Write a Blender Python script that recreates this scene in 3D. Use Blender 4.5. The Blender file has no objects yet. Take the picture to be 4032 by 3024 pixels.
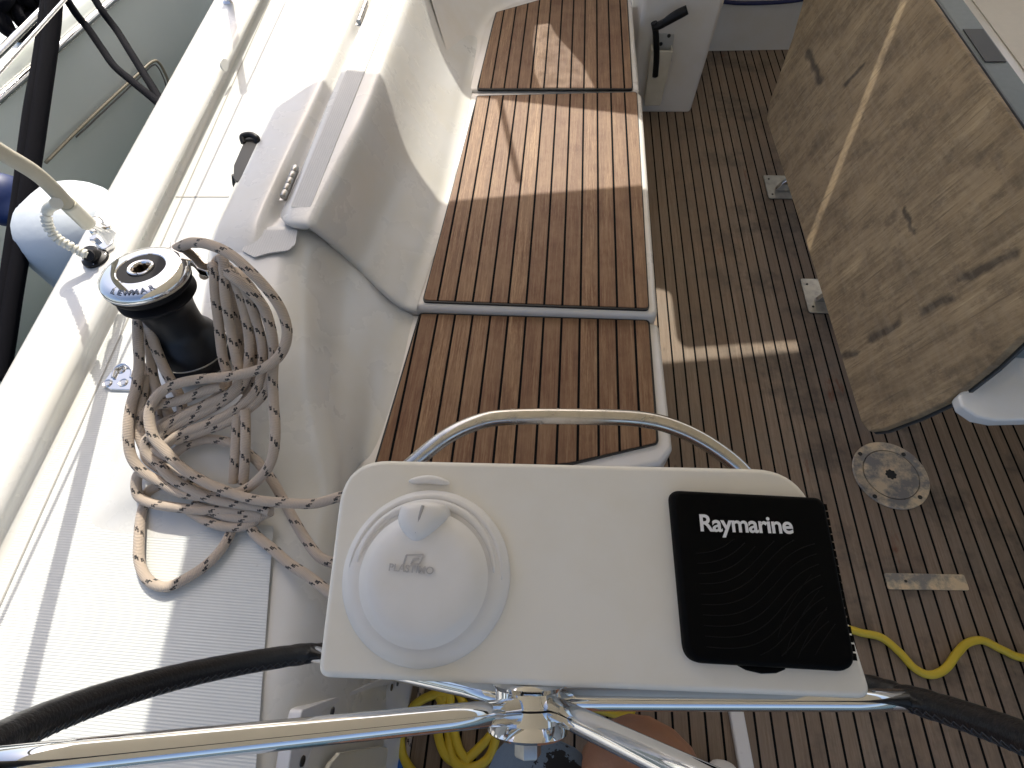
import bpy, bmesh, math, random
from mathutils import Vector, Matrix, Quaternion
random.seed(7)
S = bpy.context.scene
COL = S.collection
V = Vector
# ------------------------------------------------------------------ camera
AX = V((0.99618012, 0.04418789, -0.07531663)); AY = V((0.07699837, -0.85132685, 0.51895456)); AZ = V((-0.04118756, -0.52277148, -0.85147729))
# rows above: world axes expressed in (right, down, forward) of the camera
CAM = V((0, 0, 1.6)); FPX = 2150.0
cam = bpy.data.cameras.new('camera'); co = bpy.data.objects.new('camera', cam); COL.objects.link(co)
right = V((AX[0], AY[0], AZ[0])); down = V((AX[1], AY[1], AZ[1])); fwd = V((AX[2], AY[2], AZ[2]))
m = Matrix((right, -down, -fwd)).transposed().to_4x4(); m.translation = CAM
co.matrix_world = m
cam.sensor_width = 36; cam.lens = 36 * FPX / 4032; cam.clip_start = 0.02; cam.clip_end = 500
S.camera = co
# ------------------------------------------------------------------ light
SUN = V((-0.09, 0.93, 1.0)).normalized()
w = bpy.data.worlds.new("World"); S.world = w; w.use_nodes = True
nt = w.node_tree; sky = nt.nodes.new('ShaderNodeTexSky'); sky.sky_type = 'NISHITA'; sky.sun_disc = False
sky.dust_density = 4.0; sky.ozone_density = 0.3; sky.air_density = 0.8; sky.sun_elevation = math.asin(SUN.z); sky.sun_rotation = math.atan2(SUN.x, SUN.y)
bg = nt.nodes['Background']; bg.inputs[1].default_value = 0.15
nt.links.new(sky.outputs[0], bg.inputs[0])
sl = bpy.data.lights.new('sun', 'SUN'); sl.energy = 3.0; sl.angle = math.radians(0.45); sl.color = (1, 0.95, 0.84)
so = bpy.data.objects.new('sun', sl); COL.objects.link(so); so.location = (0, 0, 8)
so.rotation_euler = SUN.to_track_quat('Z', 'Y').to_euler()
S.view_settings.view_transform = 'Standard'; S.view_settings.look = 'None'; S.view_settings.gamma = 1
S.view_settings.exposure = 0.72
S.cycles.max_bounces = 8

# ------------------------------------------------------------------ helpers
def ray(u, v):
    d = V((u - 2016, v - 1512, FPX))
    return V((d.dot(AX), d.dot(AY), d.dot(AZ)))
def at(u, v, z):
    d = ray(u, v); return CAM + d * ((z - CAM.z) / d.z)
def onx(u, v, x):
    d = ray(u, v); return CAM + d * (x / d.x)
def ony(u, v, y):
    d = ray(u, v); return CAM + d * (y / d.y)
def onpl(u, v, p, n):
    d = ray(u, v); return CAM + d * ((V(p) - CAM).dot(n) / d.dot(n))

def shp(p, z): p = V(p); return p + SUN * ((z - p.z) / SUN.z)
PORT = [False]      # while True, objects belong to the raised port side deck / coaming, whose nominal heights settle 0.10 m lower
def hm(p):
    p = V(p)
    if p.z <= .43: return p
    t = min(1, (p.z - .43) / .23); z = p.z - .10 * t * t * (3 - 2 * t) if p.z < .66 else p.z - .10
    d = p - CAM; return CAM + d * ((z - CAM.z) / d.z)
def atr(u, v, z): return hm(at(u, v, z))
def tag(o, label=None, cat=None, group=None, kind=None):
    if label: o['label'] = label
    if cat: o['category'] = cat
    if group: o['group'] = group
    if kind: o['kind'] = kind
    return o
def empty(name, loc, label, cat, group=None):
    o = bpy.data.objects.new(name, None); COL.objects.link(o); o.location = hm(loc) if PORT[0] else loc; o.empty_display_size = .05
    return tag(o, label, cat, group)
def link(name, me, mat, parent=None, smooth=False, bevel=0, bseg=3, subd=0, ang=40):
    if PORT[0]:
        for v_ in me.vertices: v_.co = hm(v_.co)
    o = bpy.data.objects.new(name, me); COL.objects.link(o)
    if mat: me.materials.append(mat)
    if smooth:
        for p in me.polygons: p.use_smooth = True
    if bevel:
        b = o.modifiers.new('b', 'BEVEL'); b.width = bevel; b.segments = bseg; b.limit_method = 'ANGLE'; b.angle_limit = math.radians(35)
        b.harden_normals = False
        for p in me.polygons: p.use_smooth = True
        wn = o.modifiers.new('w', 'WEIGHTED_NORMAL'); wn.keep_sharp = True
    if subd:
        s = o.modifiers.new('s', 'SUBSURF'); s.levels = subd; s.render_levels = subd
        for p in me.polygons: p.use_smooth = True
    if parent:
        o.parent = parent; o.matrix_parent_inverse = Matrix.Translation(-parent.location) if parent.type == 'EMPTY' else Matrix.Identity(4)
        if parent.type != 'EMPTY' and False: pass
    return o
def from_bm(bm, name='m', recalc=True):
    if recalc: bmesh.ops.recalc_face_normals(bm, faces=bm.faces[:])
    me = bpy.data.meshes.new(name); bm.to_mesh(me); bm.free(); return me
def spline(pts, n=10, closed=False):
    P = [V(p) for p in pts]; out = []
    N = len(P)
    if N < 3 and not closed:
        return [P[0].lerp(P[1], i / n) for i in range(n + 1)]
    rng = range(N if closed else N - 1)
    for i in rng:
        p1 = P[i]; p2 = P[(i + 1) % N]
        p0 = P[(i - 1) % N] if (closed or i > 0) else p1 * 2 - p2
        p3 = P[(i + 2) % N] if (closed or i < N - 2) else p2 * 2 - p1
        for k in range(n):
            t = k / n
            out.append(.5 * ((2 * p1) + (p2 - p0) * t + (2 * p0 - 5 * p1 + 4 * p2 - p3) * t * t + (3 * p1 - p0 - 3 * p2 + p3) * t ** 3))
    if not closed: out.append(P[-1])
    return out
def sweep_bm(bm, P, r, seg=12, closed=False, caps=True, rfun=None):
    """tube along points; uv = (angle, metres)"""
    uv = bm.loops.layers.uv.verify()
    N = len(P); rings = []; L = [0]
    for i in range(1, N): L.append(L[-1] + (P[i] - P[i - 1]).length)
    t0 = (P[1] - P[0]).normalized(); a = t0.orthogonal().normalized()
    prev = t0
    for i in range(N):
        if closed: t = (P[(i + 1) % N] - P[i - 1]).normalized()
        else: t = (P[min(i + 1, N - 1)] - P[max(i - 1, 0)]).normalized()
        if t.length < .5: t = prev
        q = prev.rotation_difference(t); a = (q @ a); a = (a - t * a.dot(t)).normalized(); prev = t
        b = t.cross(a); rr = r if rfun is None else rfun(i / (N - 1), L[i])
        rings.append([bm.verts.new(P[i] + (a * math.cos(2 * math.pi * k / seg) + b * math.sin(2 * math.pi * k / seg)) * rr) for k in range(seg)])
    M = N if closed else N - 1
    for i in range(M):
        A = rings[i]; B = rings[(i + 1) % N]
        l0 = L[i]; l1 = L[i + 1] if i + 1 < N else L[i] + (P[0] - P[i]).length
        for k in range(seg):
            f = bm.faces.new((A[k], A[(k + 1) % seg], B[(k + 1) % seg], B[k])); f.smooth = True
            for lp, (u, v_) in zip(f.loops, ((k / seg, l0), ((k + 1) / seg, l0), ((k + 1) / seg, l1), (k / seg, l1))): lp[uv].uv = (u, v_)
    if caps and not closed:
        bm.faces.new(rings[0][::-1]); bm.faces.new(rings[-1])
def tube(name, pts, r, mat, parent=None, n=10, seg=12, closed=False, rfun=None, smooth_path=True):
    bm = bmesh.new()
    P = spline(pts, n, closed) if smooth_path else [V(p) for p in pts]
    sweep_bm(bm, P, r, seg, closed, rfun=rfun)
    me = bpy.data.meshes.new(name); bmesh.ops.recalc_face_normals(bm, faces=bm.faces[:]); bm.to_mesh(me); bm.free()
    o = link(name, me, mat, parent); return o
def frame(axis):
    z = V(axis).normalized(); x = z.orthogonal().normalized() if abs(z.z) < .9 else (V((1, 0, 0)) - z * z.x).normalized()
    return x, z.cross(x), z
def lathe_bm(bm, prof, o, axis=(0, 0, 1), seg=48, fr=None):
    x, y, z = fr or frame(axis); rings = []
    for r, h in prof:
        if r < 1e-6: rings.append([bm.verts.new(V(o) + z * h)])
        else: rings.append([bm.verts.new(V(o) + z * h + (x * math.cos(2 * math.pi * k / seg) + y * math.sin(2 * math.pi * k / seg)) * r) for k in range(seg)])
    for A, B in zip(rings, rings[1:]):
        for k in range(seg):
            a0 = A[k % len(A)]; a1 = A[(k + 1) % len(A)]; b0 = B[k % len(B)]; b1 = B[(k + 1) % len(B)]
            vs = []
            for v_ in (a0, a1, b1, b0):
                if v_ not in vs: vs.append(v_)
            if len(vs) > 2:
                f = bm.faces.new(vs); f.smooth = True
def autosm(o, ang=35):
    md = o.modifiers.new('e', 'EDGE_SPLIT'); md.split_angle = math.radians(ang); return o
def lathe(name, prof, o, mat, parent=None, axis=(0, 0, 1), seg=48, fr=None, split=35):
    bm = bmesh.new(); lathe_bm(bm, prof, o, axis, seg, fr)
    ob = link(name, from_bm(bm), mat, parent); return autosm(ob, split)
def prism_bm(bm, poly, off):
    """closed slab: polygon + its copy displaced by off (vector)"""
    a = [bm.verts.new(V(p)) for p in poly]; b = [bm.verts.new(V(p) + V(off)) for p in poly]; n = len(a)
    bm.faces.new(a); bm.faces.new(b[::-1])
    for i in range(n): bm.faces.new((a[i], b[i], b[(i + 1) % n], a[(i + 1) % n]))
def prism(name, poly, off, mat, parent=None, bevel=0, bseg=3):
    bm = bmesh.new(); prism_bm(bm, poly, off); return link(name, from_bm(bm), mat, parent, bevel=bevel, bseg=bseg)
def round_poly(pts, rads, n=6):
    out = []; N = len(pts)
    for i in range(N):
        p = V(pts[i]); r = rads[i] if isinstance(rads, (list, tuple)) else rads
        if r <= 0: out.append(p); continue
        a = (V(pts[i - 1]) - p); b = (V(pts[(i + 1) % N]) - p); 
        h = a.angle(b) / 2; d = min(r / math.tan(h), a.length * .48, b.length * .48)
        p0 = p + a.normalized() * d; p2 = p + b.normalized() * d
        for k in range(n + 1):
            t = k / n; out.append(p0 * (1 - t) ** 2 + p * 2 * t * (1 - t) * 1.0 + p2 * t * t)
    return out
def grid(name, rows, mat, parent=None, subd=3, crease=None):
    bm = bmesh.new(); R = [[bm.verts.new(V(p)) for p in r] for r in rows]
    for i in range(len(R) - 1):
        for j in range(len(R[0]) - 1): bm.faces.new((R[i][j], R[i][j + 1], R[i + 1][j + 1], R[i + 1][j]))
    if crease:
        cl = bm.edges.layers.float.new('crease_edge')
        for (kind, idx, val) in crease:
            for e in bm.edges:
                for i in range(len(R)):
                    for j in range(len(R[0])):
                        pass
        vidx = {v_: (i, j) for i, r in enumerate(R) for j, v_ in enumerate(r)}
        for e in bm.edges:
            (i0, j0), (i1, j1) = vidx[e.verts[0]], vidx[e.verts[1]]
            for kind, idx, val in crease:
                if kind == 'c' and j0 == j1 == idx: e[cl] = val
                if kind == 'r' and i0 == i1 == idx: e[cl] = val
    me = from_bm(bm, recalc=False)
    up = sum((p.normal.z for p in me.polygons), 0)
    if up < 0: me.flip_normals()
    return link(name, me, mat, parent, subd=subd)
def box_bm(bm, c, sx, sy, sz, rot=None):
    M = Matrix.Translation(V(c)) @ (rot.to_4x4() if rot else Matrix.Identity(4)) @ Matrix.Diagonal((sx, sy, sz, 1))
    bmesh.ops.create_cube(bm, size=1, matrix=M)
def box(name, c, sx, sy, sz, mat, parent=None, rot=None, bevel=0):
    bm = bmesh.new(); box_bm(bm, c, sx, sy, sz, rot); return link(name, from_bm(bm), mat, parent, bevel=bevel)

# ------------------------------------------------------------------ materials
class NT:
    def __init__(s, name):
        s.m = bpy.data.materials.new(name); s.m.use_nodes = True; s.t = s.m.node_tree; s.b = s.t.nodes['Principled BSDF']
    def n(s, typ, **kw):
        nd = s.t.nodes.new('ShaderNode' + typ)
        for k, v_ in kw.items():
            if k.startswith('i'): nd.inputs[int(k[1:])].default_value = v_
            else: setattr(nd, k, v_)
        return nd
    def l(s, a, ao, b, bi): s.t.links.new(a.outputs[ao], b.inputs[bi]); return b
    def math(s, op, a, b=None, c=None):
        nd = s.t.nodes.new('ShaderNodeMath'); nd.operation = op
        for i, x in enumerate((a, b, c)):
            if x is None: continue
            if isinstance(x, (int, float)): nd.inputs[i].default_value = x
            else: s.t.links.new(x, nd.inputs[i])
        return nd.outputs[0]
    def mix(s, fac, a, b):
        nd = s.t.nodes.new('ShaderNodeMix'); nd.data_type = 'RGBA'
        for sock, x in ((nd.inputs[0], fac), (nd.inputs[6], a), (nd.inputs[7], b)):
            if isinstance(x, (int, float)): sock.default_value = x
            elif isinstance(x, tuple): sock.default_value = (*x, 1) if len(x) == 3 else x
            else: s.t.links.new(x, sock)
        return nd.outputs[2]
    def ramp(s, fac, stops):
        nd = s.t.nodes.new('ShaderNodeValToRGB'); e = nd.color_ramp.elements
        while len(e) < len(stops): e.new(.5)
        for el, (p, c) in zip(e, stops): el.position = p; el.color = (*c, 1) if isinstance(c, tuple) else (c, c, c, 1)
        s.t.links.new(fac, nd.inputs[0]); return nd.outputs[0]
    def pos(s): return s.n('TexCoord').outputs['Object']
    def sep(s, v_):
        nd = s.t.nodes.new('ShaderNodeSeparateXYZ'); s.t.links.new(v_, nd.inputs[0]); return nd.outputs
    def noise(s, vec, scale, detail=3, rough=.5, vs=(1, 1, 1), dist=0):
        mp = s.t.nodes.new('ShaderNodeMapping'); mp.inputs['Scale'].default_value = vs
        s.t.links.new(vec, mp.inputs[0])
        nd = s.t.nodes.new('ShaderNodeTexNoise'); nd.inputs['Scale'].default_value = scale; nd.inputs['Detail'].default_value = detail
        nd.inputs['Roughness'].default_value = rough; nd.inputs['Distortion'].default_value = dist
        s.t.links.new(mp.outputs[0], nd.inputs['Vector']); return nd.outputs[0]
    def bump(s, h, dist=.001, strength=1):
        nd = s.t.nodes.new('ShaderNodeBump'); nd.inputs['Distance'].default_value = dist; nd.inputs['Strength'].default_value = strength
        s.t.links.new(h, nd.inputs['Height']); s.t.links.new(nd.outputs[0], s.b.inputs['Normal'])
    def base(s, c):
        if isinstance(c, tuple): s.b.inputs['Base Color'].default_value = (*c, 1)
        else: s.t.links.new(c, s.b.inputs['Base Color'])
    def rough(s, r):
        if isinstance(r, (int, float)): s.b.inputs['Roughness'].default_value = r
        else: s.t.links.new(r, s.b.inputs['Roughness'])

def gel(name, col=(.645, .645, .63), rough=.28, dirt=.035, bump=.0004, speck=False):
    k = NT(name); p = k.pos()
    n1 = k.noise(p, 5, 5, .6); n2 = k.noise(p, 60, 2)
    d = tuple(c * (1 - dirt) * f for c, f in zip(col, (1, .97, .9)))
    c = k.mix(k.ramp(n1, [(.38, 0.), (.68, 1.)]), col, d)
    # scattered stains
    vo = k.n('TexVoronoi'); vo.inputs['Scale'].default_value = 7; k.t.links.new(p, vo.inputs['Vector'])
    sp = k.ramp(vo.outputs['Distance'], [(0., 1.), (.018, .8), (.03, 0.)])
    sp2 = k.math('MULTIPLY', sp, k.ramp(k.noise(p, 2.3), [(.55, 0.), (.6, 1.)]))
    c = k.mix(sp2, c, (.3, .24, .18)) if speck else c
    k.base(c); k.rough(k.math('ADD', k.math('MULTIPLY', n1, .2), rough - .1))
    k.b.inputs['Coat Weight'].default_value = .3; k.b.inputs['Coat Roughness'].default_value = .12
    k.bump(n2, bump * .4, .4); return k.m
M_gel = gel('gelcoat', speck=True)
M_gel2 = gel('gelcoat_liner', (.74, .72, .70), .3)
M_pod = gel('pod_plastic', (.86, .835, .79), .38, .06)
M_capw = gel('compass_plastic', (.83, .82, .83), .42, .07)

def nonskid(name, sx, sy, col=(.76, .75, .70), amt=.6, d=.0012, low=.82):
    k = NT(name); p = k.pos(); o = k.sep(p)
    wy = k.math('SINE', k.math('MULTIPLY', o[1], 2 * math.pi / sy)); 
    h = wy
    if sx: h = k.math('MULTIPLY', k.math('ABSOLUTE', wy), k.math('ABSOLUTE', k.math('SINE', k.math('MULTIPLY', o[0], math.pi / sx))))
    n1 = k.noise(p, 6, 5, .6)
    c = k.mix(k.ramp(n1, [(.35, 0.), (.7, 1.)]), col, tuple(x * .92 for x in col))
    groove = k.math('MULTIPLY', k.math('SUBTRACT', 1.0, h) if sx else k.ramp(h, [(0., 1.), (.6, 0.)]), .5)
    c = k.mix(k.math('MULTIPLY', groove, amt), c, tuple(x * low for x in col))
    st = k.ramp(k.noise(p, 38, 2), [(.74, 0.), (.80, 1.)])
    c = k.mix(k.math('MULTIPLY', st, .35), c, (.3, .3, .28))
    k.base(c); k.rough(.5); k.bump(h, d, .6); return k.m
M_deck = nonskid('nonskid_deck', 0, .0048, (.60, .615, .60), .13, .0003, .9)
M_strip = nonskid('nonskid_pad', .006, .006, (.62, .62, .61), .9, .0006, .6)

def teak(name, x0, pitch, seam, cols, rot=0, dirt=None, grainscale=1, seams=True, rough=.6, axis=0):
    k = NT(name); p = k.pos(); o = k.sep(p)
    if dirt == 'table': ax, ay = o[1], o[2]
    else: ax, ay = (o[0], o[1])
    f = k.math('DIVIDE', k.math('SUBTRACT', ax, x0), pitch); fl = k.math('FLOOR', f); fr = k.math('FRACT', f)
    cell = k.n('CombineXYZ'); k.t.links.new(fl, cell.inputs[0])
    wn = k.n('TexWhiteNoise', noise_dimensions='3D'); k.t.links.new(cell.outputs[0], wn.inputs['Vector'])
    # grain vector shifted per plank
    gv = k.n('CombineXYZ'); k.t.links.new(ax, gv.inputs[0]); k.t.links.new(k.math('ADD', ay, k.math('MULTIPLY', wn.outputs['Value'], 7.3)), gv.inputs[1]); k.t.links.new(k.math('MULTIPLY', fl, 3.7), gv.inputs[2])
    g1 = k.noise(gv.outputs[0], 1, 5, .65, (260 * grainscale, 9, 1)); g2 = k.noise(gv.outputs[0], 1, 4, .6, (55, 2.5, 1), .6); g3 = k.noise(p, 7, 5, .65)
    g4 = k.noise(gv.outputs[0], 1, 3, .7, (520, 60, 1))
    t = k.math('ADD', k.math('MULTIPLY', g1, .5), k.math('ADD', k.math('MULTIPLY', g2, .35), k.math('MULTIPLY', g4, .25)))
    c = k.ramp(t, [(.36, cols[0]), (.54, cols[1]), (.70, cols[2])])
    c = k.mix(k.math('MULTIPLY', k.math('SUBTRACT', 1, wn.outputs['Value']), .6), c, cols[3])
    c = k.mix(k.math('MULTIPLY', k.ramp(g3, [(.35, 0.), (.7, 1.)]), .55), c, cols[4])
    if dirt == 'sole':
        gx, gy = o[0], o[1]
        d = k.noise(p, 4.2, 6, .7); near = k.ramp(gx, [(.35, 0.), (.75, 1.)])
        c = k.mix(k.math('MULTIPLY', k.math('MULTIPLY', k.ramp(d, [(.50, 0.), (.62, 1.)]), near), .55), c, (.05, .043, .036))
        rs = k.math('MULTIPLY', k.ramp(k.noise(p, 9, 5, .75, (1, .35, 1)), [(.63, 0.), (.70, 1.)]), near)
        c = k.mix(k.math('MULTIPLY', rs, .6), c, (.16, .045, .012))
        bl = k.ramp(k.noise(p, 30, 3, .6, (1, .3, 1)), [(.70, 0.), (.76, 1.)])
        c = k.mix(k.math('MULTIPLY', bl, .5), c, (.035, .03, .025))
    if dirt == 'table':
        d = k.noise(p, 7, 7, .72, (1, 1.8, 1)); c = k.mix(k.math('MULTIPLY', k.ramp(d, [(.44, 0.), (.64, 1.)]), .5), c, (.065, .047, .030))
        c = k.mix(k.math('MULTIPLY', k.ramp(k.noise(p, 18, 6, .75), [(.52, 0.), (.68, 1.)]), .5), c, (.07, .05, .036))
        vp = k.n('VectorMath', operation='ADD'); nz = k.t.nodes.new('ShaderNodeTexNoise'); nz.inputs['Scale'].default_value = 22; nz.inputs['Detail'].default_value = 4
        k.t.links.new(p, nz.inputs['Vector']); vs_ = k.n('VectorMath', operation='SCALE'); k.t.links.new(nz.outputs['Color'], vs_.inputs[0]); vs_.inputs['Scale'].default_value = .035
        k.t.links.new(p, vp.inputs[0]); k.t.links.new(vs_.outputs[0], vp.inputs[1])
        for (P0, P1, wd) in STAINS:
            # distance to a segment
            ab = P1 - P0; off = V((.0175, .0175, .0175))
            s1 = k.n('VectorMath', operation='SUBTRACT'); k.t.links.new(vp.outputs[0], s1.inputs[0]); s1.inputs[1].default_value = P0 + off
            dt = k.n('VectorMath', operation='DOT_PRODUCT'); k.t.links.new(s1.outputs[0], dt.inputs[0]); dt.inputs[1].default_value = ab / ab.length_squared
            tc = k.math('MINIMUM', k.math('MAXIMUM', dt.outputs['Value'], 0), 1)
            sc_ = k.n('VectorMath', operation='SCALE'); sc_.inputs[0].default_value = ab; k.t.links.new(tc, sc_.inputs['Scale'])
            s2 = k.n('VectorMath', operation='DISTANCE'); k.t.links.new(s1.outputs[0], s2.inputs[0]); k.t.links.new(sc_.outputs[0], s2.inputs[1])
            mk = k.ramp(k.math('DIVIDE', s2.outputs['Value'], wd), [(.35, 1.), (1., 0.)])
            c = k.mix(k.math('MULTIPLY', mk, .8), c, (.045, .035, .026))
        # cross grain weathering streaks
        d2 = k.noise(p, 1, 5, .6, (1, 9, 70)); c = k.mix(k.math('MULTIPLY', k.ramp(d2, [(.45, 0.), (.7, 1.)]), .25), c, (.40, .32, .23))
        d3 = k.noise(p, 1, 3, .6, (1, 90, 6)); c = k.mix(k.math('MULTIPLY', k.ramp(d3, [(.62, 0.), (.68, 1.)]), .35), c, (.05, .04, .03))
    h = k.math('MULTIPLY', t, .6)
    if seams:
        s = k.math('LESS_THAN', k.math('ABSOLUTE', k.math('SUBTRACT', fr, .5)), .5 - seam / pitch / 2)
        sn = k.math('SUBTRACT', 1, s)
        c = k.mix(sn, c, (.006, .006, .0065))
        h = k.math('SUBTRACT', h, k.math('MULTIPLY', sn, 1.2))
        k.rough(k.math('ADD', rough, k.math('MULTIPLY', sn, .2))); k.t.links.new(k.math('SUBTRACT', .4, k.math('MULTIPLY', sn, .34)), k.b.inputs['Specular IOR Level'])
    else: k.rough(rough)
    k.base(c); k.bump(h, .0008, .7); return k.m
_b = (V((.822, 0, .235)),); _n = V((1, 0, -.333)).normalized()
STAINS = [(onpl(*a, _b[0], _n), onpl(*b_, _b[0], _n), w_) for a, b_, w_ in (((3990, 1000), (3800, 1090), .020), ((3740, 1175), (3640, 1215), .018), ((3530, 1280), (3430, 1330), .018), ((3370, 1385), (3320, 1405), .014), ((3560, 820), (3600, 920), .008), ((3180, 200), (3230, 320), .02), ((3330, 330), (3400, 260), .015))]
xb = at(1206 * 1.8228, 690 * 1.8228, .43).x
BC = [(.065, .026, .012), (.195, .098, .046), (.42, .27, .145), (.105, .038, .017), (.27, .165, .088)]
M_teakb = teak('teak_bench', 0.214, 0.0497, .0064, BC)
M_soleteak = teak('teak_sole', at(2587, 750, 0).x, .04, .0060, [(.145, .100, .066), (.25, .182, .127), (.36, .275, .20), (.15, .095, .06), (.205, .168, .13)], dirt='sole')
M_table = teak('teak_table', 0, .052, .003, [(.19, .13, .07), (.40, .295, .17), (.60, .465, .285), (.33, .235, .135), (.21, .15, .09)], dirt='table', grainscale=.5, seams=False, rough=.75)

def metal(name, col=(.75, .75, .74), rough=.06, dirt=.12):
    k = NT(name); p = k.pos(); n1 = k.noise(p, 40, 4, .6)
    k.base(k.mix(k.math('MULTIPLY', k.ramp(n1, [(.45, 0.), (.75, 1.)]), dirt * 3), col, tuple(c * .6 for c in col)))
    k.b.inputs['Metallic'].default_value = 1
    k.rough(k.math('ADD', k.math('MULTIPLY', k.ramp(n1, [(.4, 0.), (.8, 1.)]), dirt), rough)); return k.m
M_chrome = metal('chrome', (.8, .8, .8), .03, .03)
M_steel = metal('stainless_steel', (.72, .71, .69), .10, .15)
M_dull = metal('dull_stainless', (.42, .41, .39), .30, .2)
def plain(name, col, rough=.5, metallic=0, noise=.15, sc=60, bump=0, spec=.5):
    k = NT(name); p = k.pos(); n1 = k.noise(p, sc, 4, .6)
    k.base(k.mix(n1, tuple(c * (1 - noise) for c in col), tuple(min(1, c * (1 + noise)) for c in col))); k.rough(rough)
    k.b.inputs['Metallic'].default_value = metallic; k.b.inputs['Specular IOR Level'].default_value = spec
    if bump: k.bump(n1, bump, .7)
    return k.m
M_black = plain('black_plastic', (.006, .006, .007), .45, spec=.3)
M_rubber = plain('black_rubber', (.008, .008, .010), .6, spec=.2)
M_drum = plain('anodised_drum', (.010, .012, .016), .42, .3, .3, 30, .0002)
M_cover = plain('black_silicone', (.0018, .0018, .002), .6, spec=.08)
M_white = plain('white_print', (.82, .82, .84), .4)
M_caulk = plain('caulk', (.008, .008, .008), .5)
M_bolt = plain('dark_screw', (.06, .06, .06), .35, .8)
M_rawplate = plain('fitting_paint', (.45, .45, .43), .4)
def leather():
    k = NT('black_leather'); uvn = k.n('UVMap'); o = k.sep(uvn.outputs[0]); p = k.pos()
    n1 = k.noise(p, 300, 3); k.base(k.mix(n1, (.005, .006, .008), (.014, .015, .018))); k.rough(.33)
    k.bump(k.math('ADD', n1, k.noise(p, 40, 3)), .0008, .8); return k.m
M_leather = leather()
def ropemat(name, base, fleck, scale=1.0, thr=.5):
    k = NT(name); uvn = k.n('UVMap'); o = k.sep(uvn.outputs[0])
    u, v_ = o[0], o[1]
    # two helical bands of flecks
    ph = k.math('FRACT', k.math('ADD', k.math('DIVIDE', v_, .050 * scale), u))
    band = k.math('LESS_THAN', ph, .13)
    us = k.math('MULTIPLY', u, 12.0); fl = k.math('FLOOR', us)
    phf = k.math('FRACT', k.math('ADD', k.math('DIVIDE', v_, .050 * scale), k.math('DIVIDE', fl, 12.0)))
    blk = k.math('LESS_THAN', k.math('ABSOLUTE', k.math('SUBTRACT', phf, .10)), .072)
    gap = k.math('GREATER_THAN', k.math('FRACT', k.math('MULTIPLY', us, .5)), .30)
    jag = k.math('LESS_THAN', k.noise(uvn.outputs[0], 1, 2, .5, (30, 900, 1)), .60)
    f = k.math('MULTIPLY', k.math('MULTIPLY', blk, gap), jag)
    w1 = k.math('SINE', k.math('MULTIPLY', k.math('ADD', k.math('MULTIPLY', v_, 1 / .0016), k.math('MULTIPLY', u, 6.0)), 2 * math.pi / 1.6))
    p = k.pos(); n1 = k.noise(p, 25, 4, .6)
    c = k.mix(n1, tuple(x * .8 for x in base), base)
    c = k.mix(k.math('MULTIPLY', k.ramp(w1, [(.0, 1.), (.5, 0.)]), .35), c, tuple(x * .6 for x in base))
    if fleck: c = k.mix(f, c, fleck)
    k.base(c); k.rough(.85); k.bump(w1, .0007, .6); k.b.inputs['Sheen Weight'].default_value = .2; return k.m
M_rope = ropemat('sheet_rope', (.58, .475, .38), (.010, .010, .012))
M_hose = plain('yellow_hose', (.62, .45, .03), .42, 0, .08, 20)
M_darkrope = ropemat('dark_rope', (.006, .006, .009), None); M_darkrope.node_tree.nodes['Principled BSDF'].inputs['Sheen Weight'].default_value = 0; M_darkrope.node_tree.nodes['Principled BSDF'].inputs['Specular IOR Level'].default_value = .1
M_blueglass = plain('blue_cover', (.012, .03, .12), .5)
def fabric(name, col, trans=.0):
    k = NT(name); p = k.pos(); n = k.noise(p, 900, 2); n0 = k.noise(p, 6, 3)
    c = k.mix(n, tuple(x * .8 for x in col), col); k.base(c); k.rough(.9); k.bump(n, .0005, .5)
    if trans:
        tr = k.n('BsdfTranslucent'); k.t.links.new(c.node.outputs[2], tr.inputs[0]) if hasattr(c, 'node') else None
        mx = k.n('MixShader'); mx.inputs[0].default_value = trans
        out = k.t.nodes['Material Output']; k.t.links.new(k.b.outputs[0], mx.inputs[1]); k.t.links.new(tr.outputs[0], mx.inputs[2]); k.t.links.new(mx.outputs[0], out.inputs[0])
    return k.m
M_canvas = fabric('tan_canvas', (.86, .81, .71), .36)
M_short = fabric('denim_shorts', (.10, .14, .19))
def shorts_print():
    k = NT('printed_denim'); p = k.pos(); o = k.sep(p)
    d = k.math('ADD', k.math('POWER', k.math('DIVIDE', k.math('SUBTRACT', o[0], .03), .055), 2), k.math('POWER', k.math('DIVIDE', k.math('SUBTRACT', o[1], -.10), .07), 2))
    n = k.noise(p, 26, 4, .7); mk = k.math('GREATER_THAN', k.math('SUBTRACT', k.math('MULTIPLY', n, 2.6), d), .55)
    c = k.mix(k.noise(p, 500, 2), (.075, .105, .15), (.12, .16, .21)); c = k.mix(mk, c, (.005, .005, .007)); k.base(c); k.rough(.9); return k.m
M_short = shorts_print()
M_print = fabric('black_print', (.006, .006, .008))
M_piping = fabric('white_piping', (.75, .75, .8))

# ================================================================== STRUCTURE
ZD = .70
def ln(a, b, z):
    A = at(*a, z); B = at(*b, z)
    return lambda y: A.x + (B.x - A.x) * (y - A.y) / (B.y - A.y)
Dl = ln((945, 190), (108, 2000), ZD); Cl = ln((1000, 0), (209, 1520), .75); Al = ln((842, 0), (0, 1513), .725)
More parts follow.
